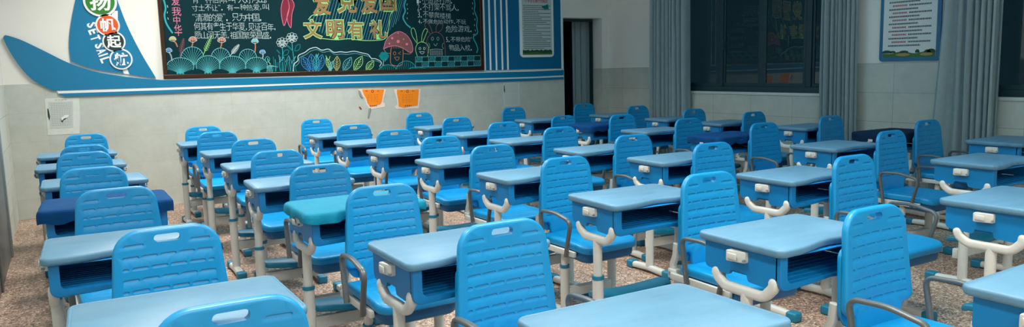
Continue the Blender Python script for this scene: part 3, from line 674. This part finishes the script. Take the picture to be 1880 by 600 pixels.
local(fr); obj('board_frame', fr, BRONZE, t3, smooth=0)
def chalk(name, col): return mat('chalk_' + name, rgb(*col), 0.95, spec=0.05)
K_WHITE = chalk('white', (188, 206, 206)); K_TEAL = chalk('teal', (60, 160, 168)); K_AQUA = chalk('aqua', (100, 172, 176)); K_GREEN = chalk('pale_green', (150, 205, 130))
K_PINK = chalk('pink', (206, 120, 146)); K_TAN = chalk('tan', (146, 116, 76)); K_ORANGE = chalk('orange', (176, 112, 80)); K_YEL = chalk('yellow', (176, 172, 100))
K_RED = chalk('red', (122, 46, 60)); K_BLUE = chalk('blue', (60, 128, 190)); K_BROWN = chalk('rose_brown', (122, 80, 82)); K_JADE = chalk('jade', (24, 122, 126)); K_GREY = chalk('grey', (140, 160, 160))
DB = 0.0207
SEQ = [0]
def nextd():
    SEQ[0] += 1; return DB + SEQ[0] * 1.5e-6
class Draw:
    """chalk strokes in photo pixels laid on the board surface"""
    def __init__(s): s.g = {}
    def bm(s, mt): return s.g.setdefault(mt.name, (bmesh.new(), mt))[0]
    def line(s, mt, pts, w=0.9, smooth=True):
        if smooth and len(pts) > 2: pts = smooth_open(pts, 5)
        ribbon(s.bm(mt), bk(pts, YBD), w * 0.0064, lambda u, v, d: Vector((u, YB - d, v)), nextd())
    def arc(s, mt, cx, cy, rx, ry, a0=0, a1=360, w=0.9, n=24):
        s.line(mt, [(cx + rx * math.cos(math.radians(a0 + (a1 - a0) * k / n)), cy - ry * math.sin(math.radians(a0 + (a1 - a0) * k / n))) for k in range(n + 1)], w, False)
    def fill(s, mt, pts):
        bm = s.bm(mt); pl = bk(pts, YBD); dd = nextd()
        if area2(pl) < 0: pl = pl[::-1]
        vs = [bm.verts.new((u, YB - dd, v)) for u, v in pl]; es = [bm.edges.new((vs[i - 1], vs[i])) for i in range(len(vs))]
        bmesh.ops.triangle_fill(bm, use_beauty=True, use_dissolve=False, edges=es)
    def text(s, mt, body, x0, y0, x1, y1, slope=0.0, off=0.0, jit=0.0, d=0.0):
        """hand-lettered line, one character at a time; slope = dy per dx"""
        n = len(body); cw = (x1 - x0) / sum(0.45 if c in '.,，。、 1234567890"“”!' else 1.0 for c in body); x = x0
        for c in body:
            w_ = cw * (0.45 if c in '.,，。、 1234567890"“”!' else 1.0)
            if c != ' ':
                j = random.uniform(-jit, jit); a = y0 + slope * (x - x0) + j; h = y1 - y0
                if c in '.,，。': r = (x + w_ * .2, a + h * .72, x + w_ * .55, a + h * 0.98)
                elif c in '"“”': r = (x + w_ * .1, a, x + w_ * .7, a + h * 0.25)
                elif c == '一': r = (x + w_ * .1, a + h * .46, x + w_ * .9, a + h * .54)
                else: r = (x + w_ * .06, a, x + w_ * (.94 if w_ > cw * .6 else .8), a + h)
                text_bm(s.bm(mt), c, rect_px(*r, YBD), lambda u, v, dd: Vector((u, YB - dd, v)), nextd(), thick=0, offset=off)
            x += w_
    def done(s, name, label=None):
        for bm, mt in s.g.values():
            local(bm); o = obj(name, bm, mt, t3, smooth=0, recalc=False)
            if label: o['label'] = label
rr = random.Random(4)
# left block of white writing and the pink column
D = Draw()
for body, x0, y0, x1, y1, sl in (('有一种信仰，叫“大好河山，', 352, -11, 492, 6, 0.0), ('寸土不让”. 有一种热爱，叫', 352, 9, 494, 20, -0.01), ('“清澈的爱”. 只为中国.', 353, 25, 482, 39, 0.0),
                                 ('何其有幸生于华夏，见证百年,', 356, 41, 508, 55, 0.01), ('愿山河无恙，祖国繁荣昌盛.', 357, 58, 500, 71, 0.0)):
    D.text(K_WHITE, body, x0, y0, x1, y1, sl, -0.014, 0.6); D.done('chalk_writing'); D = Draw()
D = Draw()
for c, x0, y0, x1, y1 in (('爱', 314, -9, 330, 10), ('我', 315, 13, 333, 29), ('中', 318, 30, 331, 44), ('华', 320, 45, 334, 66)): D.text(K_PINK, c, x0, y0, x1, y1, off=0.0)
D.done('chalk_writing', 'pink vertical chalk writing')
D = Draw()
for body, x0, y0, x1, y1, sl in (('1.不追逐打闹.', 765, -7, 832, 6, 0.02), ('2.不打架不骂人.', 766, 7, 844, 19, 0.02), ('3.不攀爬楼梯', 767, 21, 828, 32, 0.05), ('4.不做危险动作.不玩', 768, 35, 856, 43, 0.02),
                                 ('危险游戏.', 818, 47, 868, 59, 0.01), ('5.不带危险', 819, 68, 864, 77, -0.02), ('物品入校.', 824, 82, 868, 93, -0.01)):
    D.text(K_WHITE, body, x0, y0, x1, y1, sl, -0.014, 0.6); D.done('chalk_writing'); D = Draw()
# title lettering with pale green outlines over slanting hatch lines
D = Draw()
for k in range(34):
    x = 566 + k * 5.0; top = max(-6, 30 - (x - 566) * 1.2); bot = min(73, 48 + (x - 566) * 0.5) if x < 700 else 73 - (x - 700) * 1.1
    if bot - top > 6: D.line(K_AQUA if k % 3 else K_BLUE, [(x + (bot - top) * 0.28, top), (x, bot)], 0.7)
D.line(K_GREEN, [(585, 70), (618, 73), (640, 71), (664, 74), (690, 74), (708, 70), (714, 50), (716, 30), (724, 14), (727, -8)], 1.2)
D.line(K_GREEN, [(566, 36), (572, 29), (580, 26)], 1.2)
D.done('chalk_hatching')
D = Draw(); big = (('爱', 573, -24, 608, 28), ('党', 618, -24, 656, 24), ('爱', 661, -24, 694, 25), ('国', 697, -22, 727, 20), ('文', 556, 36, 592, 71), ('明', 599, 37, 632, 72), ('有', 638, 37, 668, 72), ('礼', 677, 37, 712, 71))
for c, x0, y0, x1, y1 in big:
    D.g.clear()
    D.text(K_GREEN, c, x0 - 1.5, y0 - 1.5, x1 + 1.5, y1 + 1.5, off=0.055); D.text(K_TAN, c, x0, y0, x1, y1, off=0.02, d=0.0008); D.done('chalk_title', 'large tan chalk character edged in pale green')
# red ribbon
D = Draw()
rib1 = smooth_open([(521, -6), (516, 18), (521, 47), (527, 32), (531, 14), (528, -6)]); rib2 = smooth_open([(532, -6), (540, 8), (536, 26), (534, 51), (527, 34), (531, 14)])
D.fill(K_RED, rib1[:-1]); D.fill(K_RED, rib2[:-1]); D.line(K_PINK, rib1, 0.9, False); D.line(K_PINK, rib2, 0.9, False); D.done('chalk_ribbon')
# scallop fans
D = Draw()
def fan(cx, cy, rx, ry, n=15, base=0.0, col=K_AQUA):
    D.arc(col, cx, cy - ry * 0.45, rx, ry * 0.55, -20, 200, 1.0)
    for k in range(n):
        th = math.radians(-14 + 208 * k / (n - 1)); ex, ey = cx + rx * 0.97 * math.cos(th), cy - ry * 0.45 - ry * 0.53 * math.sin(th)
        D.line(col if k % 2 else K_TEAL, [(cx, cy), (cx + (ex - cx) * 0.5 + 0.0, cy + (ey - cy) * 0.62), (ex, ey)], 0.55)
for cx, cy, rx, ry, nn in ((353, 122, 21, 36, 15), (405, 118, 17, 30, 13), (455, 118, 16, 28, 12)): (fan(cx, cy, rx, ry, nn), D.done('chalk_fan'), D.g.clear())
for cx, cy, rx, ry, nn in ((331, 136, 25, 30, 21), (382, 135, 22, 33, 21), (427, 135, 24, 32, 21), (471, 133, 20, 28, 19)):
    D.fill(BOARD, [(cx + rx * 0.98 * math.cos(math.radians(a)), cy - ry * .45 - ry * .54 * math.sin(math.radians(a))) for a in range(-10, 191, 20)] + [(cx - 2, cy)])
    fan(cx, cy, rx, ry, nn)
    D.line(K_TEAL, [(cx - 6, cy), (cx, cy - 9), (cx + 6, cy)], 2.4); D.done('chalk_fan'); D.g.clear()
# little mushrooms and feather leaves
D = Draw()
def shroom(cx, cy, r, cap, stem, bx, by):
    D.line(stem, [(cx, cy + r * .5), ((cx + bx) / 2 + 1, (cy + by) / 2), (bx, by)], 2.0)
    D.fill(cap, [(cx + r * math.cos(math.radians(a)), cy + r * .35 - r * 1.0 * math.sin(math.radians(a))) for a in range(0, 181, 15)])
    D.arc(K_WHITE, cx, cy + r * .35, r, r, 0, 180, 0.6); D.line(K_WHITE, [(cx - r, cy + r * .35), (cx, cy + r * .75), (cx + r, cy + r * .35)], 0.6)
    for q in (-.45, 0, .45): D.line(K_WHITE, [(cx + q * r, cy - r * .4), (cx + q * r * 1.3, cy + r * .4)], 0.4)
for a in ((317, 71, 6.5, K_YEL, K_ORANGE, 326, 86), (310, 92, 6, K_BLUE, K_GREY, 316, 112), (354, 72, 7.5, K_ORANGE, K_ORANGE, 352, 86), (407, 73, 7.5, K_ORANGE, K_ORANGE, 405, 88), (468, 75, 6.5, K_AQUA, K_ORANGE, 468, 96), (482, 95, 5.5, K_BLUE, K_GREY, 482, 108)): (shroom(*a), D.done('chalk_mushroom'), D.g.clear())
def feather(x0, y0, x1, y1, col, n=9, w=4.5):
    D.line(col, [(x0, y0), (x1, y1)], 0.9); L = math.hypot(x1 - x0, y1 - y0); tx, ty = (x1 - x0) / L, (y1 - y0) / L
    for k in range(2, n + 1):
        f = k / n; x, y = x0 + (x1 - x0) * f, y0 + (y1 - y0) * f; ww = w * math.sin(PI * (0.25 + 0.7 * f)) + 1
        for s in (-1, 1): D.line(col, [(x, y), (x + tx * ww * .9 - s * ty * ww * .8, y + ty * ww * .9 + s * tx * ww * .8)], 0.7)
for a in ((330, 104, 337, 72, K_BROWN), (373, 101, 388, 67, K_GREEN), (422, 103, 438, 83, K_WHITE)): feather(*a); D.done('chalk_leaf'); D.g.clear()
# flowers and grass
D = Draw()
for cx, cy, bx in ((518, 78, 518), (536, 69, 540)):
    D.line(K_TEAL, [(cx, cy + 8), (cx + 1, cy + 20), (bx, 112)], 1.1)
    for k in range(8):
        a = math.radians(45 * k); D.arc(K_WHITE, cx + 7 * math.cos(a), cy + 6 * math.sin(a), 3.6, 3.2, 0, 360, 0.6, 10)
    for q in (-4, -1.5, 1.5, 4): D.arc(K_WHITE, cx + q, cy + 1, 1.6, 5, 0, 360, 0.6, 10)
for x0, y0, x1, y1 in ((518, 104, 508, 92), (519, 102, 530, 92), (540, 96, 527, 84), (541, 94, 551, 82)):
    D.line(K_JADE, [(x0, y0), ((x0 + x1) / 2 - 2, (y0 + y1) / 2 - 4), (x1, y1), ((x0 + x1) / 2 + 3, (y0 + y1) / 2 + 3), (x0, y0)], 1.0)
for k in range(13):
    x = 503 + k * 3.2; D.line(K_TEAL if k % 2 else K_JADE, [(x + rr.uniform(-3, 3), 131), (x, 118), (x + rr.uniform(-2, 4), 104 + (k % 3) * 5)], 0.9)
D.line(K_AQUA, [(512, 101), (514, 114), (521, 104), (524, 114), (530, 102), (536, 116), (543, 103)], 1.1, False)
for k in range(5): D.line(K_AQUA, [(490 + k * 2.5, 132), (492 + k * 2, 122), (497 + k * 3.4, 119 + k)], 0.9)
D.line(K_GREEN, [(497, 118), (493, 113), (491, 107)], 1.0); D.arc(K_TEAL, 491, 109, 4, 5, 0, 360, 1.0)
D.done('chalk_flower')
# cloud outline with big leaves
D = Draw()
cl = [(538, 131), (540, 118), (547, 111), (548, 102), (560, 96), (568, 90), (580, 87), (591, 92), (603, 90), (613, 96), (625, 95), (636, 96), (650, 94), (664, 97), (676, 100), (682, 107), (690, 108), (700, 114), (697, 122)]
D.line(K_WHITE, cl, 1.3); D.line(K_AQUA, [(x + 2, y + 4) for x, y in cl[1:]], 0.7)
def leaf(x0, y0, x1, y1, w, col, veins=5):
    L = math.hypot(x1 - x0, y1 - y0); tx, ty = (x1 - x0) / L, (y1 - y0) / L; P = lambda f, s: (x0 + tx * L * f - ty * s, y0 + ty * L * f + tx * s)
    for s in (-1, 1): D.line(col, [P(0, 0), P(.3, s * w * .8), P(.6, s * w), P(.85, s * w * .5), P(1, 0)], 1.0)
    D.line(col, [P(0, 0), P(.9, 0)], 0.8)
    for k in range(1, veins + 1):
        f = k / (veins + 1)
        for s in (-1, 1): D.line(col, [P(f * .8, 0), P(min(1, f * .8 + .16), s * w * .75 * math.sin(PI * min(.95, f + .12)))], 0.6)
D.done('chalk_cloud'); D.g.clear()
for a in ((569, 131, 554, 103, 7, K_BLUE), (575, 131, 571, 99, 8, K_BLUE), (584, 131, 592, 100, 7, K_BLUE), (580, 131, 581, 100, 5, K_TEAL), (608, 130, 599, 106, 4, K_GREEN), (618, 131, 619, 103, 6, K_YEL), (630, 131, 645, 105, 7, K_AQUA), (650, 130, 665, 103, 7, K_GREEN), (672, 130, 686, 111, 6, K_GREEN), (604, 131, 612, 112, 4, K_AQUA)): leaf(*a); D.done('chalk_leaf'); D.g.clear()
D.line(K_AQUA, [(580, 99), (582, 105), (585, 98)], 1); D.line(K_GREEN, [(598, 102), (603, 110), (606, 103)], 1)
D.done('chalk_leaf')
# smiling mushroom, hill, little tree
D = Draw()
cap = smooth_open([(704, 90), (709, 74), (720, 63), (733, 58), (746, 64), (755, 77), (758, 92), (752, 96), (741, 89), (727, 84), (713, 86), (704, 90)])
D.fill(K_BROWN, cap[:-1]); D.line(K_PINK, cap, 1.2, False); D.line(K_ORANGE, [(704, 90), (710, 97), (717, 98)], 1.0); D.line(K_ORANGE, [(741, 98), (752, 99), (758, 94)], 1.0)
D.line(K_ORANGE, [(718, 87), (717, 104), (718, 117), (728, 121), (738, 118), (740, 104), (740, 90)], 1.2)
for k in range(7): D.line(K_ORANGE, [(719 + k * 3.1, 85), (719.5 + k * 3, 89)], 0.6)
for x, y, r in ((731, 61, 1.3), (720, 70, 2.2), (731, 76, 3), (741, 72, 1.4), (747, 81, 2.4), (715, 80, 1.5)): D.fill(K_PINK, [(x + r * math.cos(k), y + r * math.sin(k)) for k in [i * .7 for i in range(9)]])
D.arc(K_ORANGE, 724.5, 98, 2.4, 3, 0, 360, 0.9, 12); D.line(K_ORANGE, [(736, 95), (731, 98), (736, 100)], 0.9, False); D.line(K_ORANGE, [(724, 105), (729, 111), (733, 105), (724, 105)], 0.9)
D.done('chalk_mushroom')
D = Draw()
for cx, cy, rx, ry in ((712, 131, 17, 12), (746, 131, 19, 19), (766, 133, 20, 10)):
    D.arc(K_TEAL, cx, cy, rx, ry, 0, 180, 1.0)
    for k in range(9):
        x = cx - rx + rx * 2 * (k + 1) / 10; h = ry * math.sqrt(max(0, 1 - ((x - cx) / rx) ** 2)); D.line(K_JADE, [(x - 2, cy), (x + 1, cy - h * .9)], 1.1)
for k in range(6):
    a = k * PI / 3; D.fill(K_JADE, [(705 + 5 * math.cos(a) + 4.5 * math.cos(q), 103 + 4.5 * math.sin(a) + 4 * math.sin(q)) for q in [i * .63 for i in range(10)]])
D.line(K_GREY, [(704, 110), (704, 120)], 1.3); D.line(K_GREY, [(709, 108), (706, 113)], 0.8); D.done('chalk_hill')
# two rabbits behind a patterned wall
D = Draw()
D.line(K_GREEN, [(766, 103), (763, 90), (767, 80), (775, 77), (784, 81), (787, 90), (785, 103)], 1.1)
for pts in ([(766, 80), (757, 66), (755, 54), (760, 52), (764, 62), (766, 78)], [(774, 77), (775, 64), (780, 53), (785, 55), (781, 66), (776, 78)]): D.line(K_GREEN, pts, 1.1)
for x in (771, 779): D.arc(K_WHITE, x, 89, 1.8, 2.2, 0, 360, 0.8, 10)
D.line(K_WHITE, [(770, 95), (775, 99), (779, 95), (770, 95)], 0.8)
D.line(K_BROWN, [(786, 101), (783, 84), (786, 68), (798, 59), (811, 64), (816, 78), (818, 102)], 1.1)
for pts in ([(790, 62), (782, 52), (780, 43), (785, 42), (790, 49), (794, 60)], [(801, 59), (801, 49), (807, 43), (813, 45), (811, 54), (804, 60)]): D.line(K_BROWN, pts, 1.2)
for x in (794, 804): D.arc(K_GREY, x, 71, 2, 3, 0, 360, 0.8, 10)
D.line(K_GREY, [(796, 80), (800, 84), (803, 79)], 0.9); D.line(K_GREY, [(789, 91), (801, 90), (813, 91)], 0.9)
for k in range(10): D.line(K_GREY, [(790 + k * 2.4, 92), (790 + k * 2.5, 102)], 0.9)
D.arc(K_GREY, 786, 84, 3, 5, -90, 90, 0.8, 10); D.arc(K_GREY, 815, 84, 3, 5, 90, 270, 0.8, 10)
D.done('chalk_rabbit')
D = Draw()
for r in range(3): D.line(K_AQUA, [(763, 104.5 + r * 9.3), (882, 102 + r * 9.3)], 0.9)
for k in range(11): D.line(K_AQUA, [(763 + k * 11.9, 104.5 - k * .25), (763 + k * 11.9, 123 - k * .25)], 0.8)
for k in range(10):
    for r in range(2):
        if (k + r) % 2 == 0:
            for q in range(5): x = 764.5 + k * 11.9 + q * 2.3; y = 105 - k * .25 + r * 9.3; D.line(K_TEAL, [(x, y + 8), (x + 2, y + 0.6)], 1.0)
for k in range(3): D.line(K_JADE, [(764, 125 + k * 1.8), (840, 124 + k * 1.6)], 0.8)
D.done('chalk_pattern')
# wavy borders with dashes
D = Draw()
D.line(K_TEAL, [(869, -6), (872, 8), (871, 20), (876, 34), (875, 48), (877, 60), (869, 68), (874, 80), (877, 90), (875, 97)], 2.0)
D.line(K_TEAL, [(747, -6), (742, 10), (744, 20), (740, 32), (746, 44), (754, 51)], 2.6)
D.line(K_TEAL, [(299, -6), (304, 14), (302, 28), (306, 44), (317, 61)], 2.6)
for wave, dx in (([(869, -6), (872, 8), (871, 20), (876, 34), (875, 48), (877, 60), (869, 68), (874, 80)], -4), ([(747, -6), (742, 10), (744, 20), (742, 32), (748, 44)], 5), ([(299, -6), (304, 14), (303, 28), (308, 44)], 4)):
    s = smooth_open(wave, 4)
    for i in range(0, len(s) - 2, 3): D.line(K_WHITE, [(s[i][0] + dx, s[i][1]), (s[i + 1][0] + dx, s[i + 1][1])], 0.8)
D.done('chalk_border')

# ---- framed rules notice on the blue panel
def small_print(bm, place, rows, d, rnd, w_char=0.012):
    """rows: (u0, u1, v, h): a row of tiny illegible print as short bars"""
    for u0, u1, v, h in rows:
        s = 1 if u1 > u0 else -1; u = u0
        while (u1 - u) * s > 0.001:
            w = w_char * rnd.uniform(0.75, 1.1); e = u + s * min(w, abs(u1 - u)); 
            vs = [bm.verts.new(place(p, q, d)) for p, q in ((u, v), (e, v), (e, v + h), (u, v + h))]; bm.faces.new(vs)
            u = e + s * w_char * 0.42
PAPER = mat('notice_white', rgb(214, 222, 220), 0.5); INK = mat('black_ink', rgb(38, 44, 46), 0.7); REDINK = mat('red_ink', rgb(170, 60, 74), 0.7)
LAND = mat('printed_green', rgb(66, 108, 48), 0.6); LAND2 = mat('printed_dark_green', rgb(28, 72, 44), 0.6); SAND = mat('printed_sand', rgb(164, 140, 86), 0.6)
rn = random.Random(21)
t4 = empty('rules_notice', (0, YB, 1.25)); tag(t4, 'white framed rules notice with small print on the deep blue panel', 'notice')
b = bmesh.new(); polymesh(b, fillet([(5.318, 1.497, .05), (5.852, 1.497, .05), (5.852, 2.42, .05), (5.318, 2.42, .05)], 6), ON_BACK, 0.028, 0.010); local(b); obj('notice_frame', b, WHITE, t4)
b = bmesh.new(); box(b, 5.350, 5.822, YB - 0.030, YB - 0.027, 1.530, 2.39); local(b); obj('notice_sheet', b, mat('sheet_grey', rgb(190, 202, 200), 0.5), t4, smooth=0)
b = bmesh.new(); text_bm(b, '小学生日常行为规范', rect_px(961, -1, 1003, 5), ON_BACK, 0.0305, thick=0, offset=0.02); local(b); obj('notice_title', b, REDINK, t4, smooth=0, recalc=False)
b = bmesh.new(); rows = []
for k in range(24):
    z = 2.175 - k * 0.0245
    rows.append((5.375 if k % 2 else 5.365, 5.80 - (0 if k % 2 == 0 else rn.uniform(0, 0.28)), z, 0.010))
small_print(b, ON_BACK, rows, 0.0305, rn, 0.008); local(b); obj('notice_print', b, INK, t4, smooth=0, recalc=False)
b = bmesh.new(); polymesh(b, [(5.350, 1.530), (5.822, 1.530)] + [(5.822 - 0.472 * k / 16, 1.578 + 0.022 * abs(math.sin(k * 1.3)) ) for k in range(17)], ON_BACK, 0.0312, 0.030); local(b); obj('notice_landscape', b, LAND2, t4, smooth=0)
b = bmesh.new(); polymesh(b, [(5.352, 1.531), (5.820, 1.531), (5.82, 1.56), (5.70, 1.548), (5.55, 1.565), (5.40, 1.55), (5.352, 1.556)], ON_BACK, 0.0318, 0.0312); local(b); obj('notice_landscape', b, LAND, t4, smooth=0)
b = bmesh.new(); polymesh(b, bk([(992, 12), (1004, 8), (1005, 17), (996, 17)]) , ON_BACK, 0.0308, 0.0300); local(b); obj('notice_swoosh', b, K_JADE, t4, smooth=0)

# ---- poster on the right wall
t5 = empty('framed_poster', (XR, 4.23, 1.6)); tag(t5, 'blue framed poster with green landscape foot between the windows', 'poster')
INV2 = Matrix.Translation((-XR, -4.23, -1.6))
def loc2(bm): bmesh.ops.transform(bm, matrix=INV2, verts=bm.verts[:])
y0, y1, z0 = 3.94, 4.525, 1.338
b = bmesh.new(); polymesh(b, fillet([(y0, z0, .03), (y1, z0, .03), (y1, 2.35, .03), (y0, 2.35, .03)], 5), ON_RIGHT, 0.022, 0.0); loc2(b); obj('poster_frame', b, DECO2, t5)
b = bmesh.new(); polymesh(b, [(y0 + .035, z0 + .038), (y1 - .035, z0 + .038), (y1 - .035, 2.31), (y0 + .035, 2.31)], ON_RIGHT, 0.0232, 0.022); loc2(b); obj('poster_sheet', b, PAPER, t5, smooth=0)
for red in (False, True):
    b = bmesh.new()
    for k in range(16):
        z = 1.475 + k * 0.0335; odd = k % 2
        a, c = (y1 - 0.125, y1 - 0.265) if odd else (None, None)
        if red:
            if odd: small_print(b, ON_RIGHT, [(a, c, z, 0.016)], 0.0238, rn, 0.010)
        elif odd: small_print(b, ON_RIGHT, [(c - 0.02, y0 + 0.085, z, 0.015)], 0.0238, rn, 0.010)
        else: small_print(b, ON_RIGHT, [(y1 - 0.09, y1 - rn.uniform(0.36, 0.42), z, 0.015)], 0.0238, rn, 0.010)
    loc2(b); obj('poster_print', b, REDINK if red else INK, t5, smooth=0, recalc=False)
zf = z0 + .038
b = bmesh.new(); polymesh(b, [(y1 - .036, zf), (y0 + .036, zf), (y0 + .036, zf + 0.042)] + [(y0 + .036 + (y1 - y0 - .072) * k / 14, zf + 0.042 + 0.010 * math.sin(k * .9)) for k in range(1, 14)] + [(y1 - .036, zf + 0.036)], ON_RIGHT, 0.0242, 0.0232); loc2(b); obj('poster_landscape', b, LAND, t5, smooth=0)
for yc, w, h in ((y1 - .08, .05, .022), (y1 - .14, .03, .016), (y1 - .25, .045, .016), (y1 - .38, .022, .024), (y0 + .075, .04, .026), (y0 + .11, .03, .02)):
    b = bmesh.new(); polymesh(b, [(yc + w * math.cos(q), zf + 0.044 + h * max(-0.3, math.sin(q))) for q in [2 * PI * i / 18 for i in range(18)]], ON_RIGHT, 0.0246, 0.0242); loc2(b); obj('poster_bush', b, LAND2, t5, smooth=0)
for yc, w in ((y1 - .24, .07), (y0 + .12, .06)):
    b = bmesh.new(); polymesh(b, [(yc + w * math.cos(q), zf + 0.022 + .014 * math.sin(q)) for q in [2 * PI * i / 18 for i in range(18)]], ON_RIGHT, 0.0250, 0.0243); loc2(b); obj('poster_path', b, SAND, t5, smooth=0)

# ---- two torn orange sheets, two worn white sheets
OR = mat('orange_paper', rgb(255, 140, 10), 0.6, noise=0.03); ORD_ = mat('dark_orange_print', rgb(150, 62, 10), 0.7); TORN = mat('torn_paper_edge', rgb(240, 214, 200), 0.8)
YT = 0.012
def sheet(name, label, poly, mt, d=0.004, curl=None, group=None):
    cx = sum(p[0] for p in poly) / len(poly); cz = sum(p[1] for p in poly) / len(poly)
    t = empty(name, (cx, YB - YT, cz)); tag(t, label, 'paper', group); return t, (cx, cz)
def into(bm, c): bmesh.ops.transform(bm, matrix=Matrix.Translation((-c[0], -(YB - YT), -c[1])), verts=bm.verts[:])
def orange(label, outer, inner, bits, cxp):
    t, c = sheet('orange_certificate', label, bk(outer), OR, group='orange certificates under the board')
    b = bmesh.new(); polymesh(b, bk(outer), ON_BACK, YT + 0.002, YT); into(b, c); obj('torn_backing', b, TORN, t, smooth=0)
    b = bmesh.new(); polymesh(b, bk(inner), ON_BACK, YT + 0.004, YT + 0.002); into(b, c); obj('sheet', b, OR, t, smooth=0)
    P = lambda u, v, d: ON_BACK(u, v, d)
    def pr(nm, bm): into(bm, c); obj(nm, bm, ORD_, t, smooth=0, recalc=False)
    cc = onback(cxp, 167.5); ring = [(cc[0] + .014 * math.cos(2 * PI * k / 14), cc[1] + .014 * math.sin(2 * PI * k / 14)) for k in range(15)]
    b = bmesh.new(); ribbon(b, ring, 0.008, P, YT + 0.0046); pr('emblem', b)
    for s in (-1, 1):
        q = onback(cxp + s * 10.5, 167.3); b = bmesh.new(); small_print(b, P, [(q[0] - .016, q[0] + .016, q[1] - .006, .005), (q[0] - .012, q[0] + .012, q[1] + .003, .005)], YT + 0.0046, rn, .012); pr('glyph', b)
    b = bmesh.new()
    for k in range(6): q = onback(cxp, 174 + k * 2.6); small_print(b, P, [(q[0] - .07, q[0] + .07, q[1], .0022)], YT + 0.0044, rn, .03)
    pr('text_lines', b)
    q = onback(cxp + 2, 193.5); b = bmesh.new(); small_print(b, P, [(q[0] - .05, q[0] + .04, q[1] - .008, .012)], YT + 0.0046, rn, .02); pr('footer_ornament', b)
    return t, c
t6, c6 = orange('left orange certificate, torn with a corner hanging down', [(657, 163.5), (708, 163.5), (702, 188), (706, 189), (706, 196), (679, 200.5), (673, 193), (669, 180), (662, 174)],
    [(664, 164), (704, 164), (700, 186), (697, 191), (680, 196), (675, 191), (671, 180), (667, 173)], None, 683)
b = bmesh.new(); polymesh(b, bk([(676, 199), (680, 198), (676.5, 214), (674, 216)]), ON_BACK, YT + 0.010, YT + 0.004); into(b, c6); obj('hanging_strip', b, mat('paper_grey', rgb(150, 150, 146), 0.8), t6, smooth=0)
b = bmesh.new(); polymesh(b, bk([(658, 195.5), (661, 196), (664, 200.5), (661, 201), (659, 198.5)]), ON_BACK, YT + 0.003, YT); into(b, c6); obj('torn_scrap', b, ORD_, t6, smooth=0)
b = bmesh.new(); polymesh(b, bk([(657, 165), (660, 167), (665, 178), (662, 178.5), (658, 171)]), ON_BACK, YT + 0.014, YT + 0.004); into(b, c6); obj('curled_edge', b, mat('paper_grey', rgb(150, 150, 146), 0.8), t6, smooth=0)
orange('right orange certificate, whole width with torn lower edge', [(722.5, 164), (771.5, 163), (770, 182), (768, 198.5), (727, 200), (724, 196), (729, 192), (728, 182), (725, 172)],
    [(728, 164.5), (768, 163.8), (766.5, 182), (766, 193), (740, 197.5), (731, 195), (730, 182), (728, 172)], None, 747)
WORN = mat('worn_white_paper', rgb(212, 216, 208), 0.7, noise=0.04, nscale=20); WORN2 = mat('worn_print_grey', rgb(194, 200, 194), 0.8)
t7, c7 = sheet('worn_notice', 'worn white notice with a tear on the wall left of the chairs', bk([(82, 182), (146, 180), (146, 245), (88, 247)]), WORN)
b = bmesh.new(); polymesh(b, bk([(82, 182), (84, 180.5), (145, 179.5), (147, 214), (146, 245), (116, 246.5), (88, 248), (85, 214)]), ON_BACK, YT + 0.002, YT); into(b, c7); obj('backing', b, WORN, t7, smooth=0)
b = bmesh.new(); polymesh(b, bk([(88, 187), (134, 185.5), (134.5, 234), (92, 236)]), ON_BACK, YT + 0.003, YT + 0.002); into(b, c7); obj('sheet', b, WORN2, t7, smooth=0)
b = bmesh.new()
for k in range(13): a = onback(93 + k * .2, 191 + k * 3.3); e = onback(131, 190 + k * 3.3); small_print(b, ON_BACK, [(a[0], e[0], a[1], .004)], YT + 0.0035, rn, .016)
into(b, c7); FI = mat('faded_ink', rgb(150, 157, 154), 0.8); obj('print', b, FI, t7, smooth=0, recalc=False); b = bmesh.new()
a = onback(101, 184); e = onback(122, 184); small_print(b, ON_BACK, [(a[0], e[0], a[1], .005)], YT + 0.0035, rn, .02)
into(b, c7); obj('print_heading', b, FI, t7, smooth=0, recalc=False)
b = bmesh.new(); polymesh(b, bk([(112, 217), (118, 212), (126, 211), (125, 215), (118, 217), (114, 221)]), ON_BACK, YT + 0.010, YT + 0.003); into(b, c7); obj('torn_flap', b, WHITE, t7, smooth=0)
b = bmesh.new(); polymesh(b, bk([(112, 222), (117, 218), (122, 217), (116, 221), (115, 225)]), ON_BACK, YT + 0.0045, YT + 0.003); polymesh(b, bk([(87, 199), (89, 200), (92, 214), (91, 221), (88, 214)]), ON_BACK, YT + 0.0045, YT + 0.003); into(b, c7); obj('tear_hole', b, INK, t7, smooth=0)
t8, c8 = sheet('worn_notice', 'pale worn notice with a crease below the deep blue panel', bk([(922, 151), (953, 150), (953, 194), (923, 195)]), WORN)
PALE = mat('pale_worn_sheet', rgb(200, 208, 202), 0.6)
b = bmesh.new(); polymesh(b, bk([(922, 151), (953, 149), (953.5, 194), (924, 196)]), ON_BACK, YT + 0.002, YT); into(b, c8); obj('backing', b, PALE, t8, smooth=0)
b = bmesh.new(); polymesh(b, bk([(925, 154), (950, 153), (950, 171), (925.5, 172)]), ON_BACK, YT + 0.003, YT + 0.002); polymesh(b, bk([(925.5, 173), (950, 172), (950, 191), (926, 192)]), ON_BACK, YT + 0.003, YT + 0.002); into(b, c8); obj('sheet', b, WORN2, t8, smooth=0)
b = bmesh.new(); polymesh(b, bk([(924, 157), (925, 156), (926, 166), (925, 172), (924, 166)]), ON_BACK, YT + 0.004, YT + 0.003); into(b, c8); obj('tear', b, INK, t8, smooth=0)
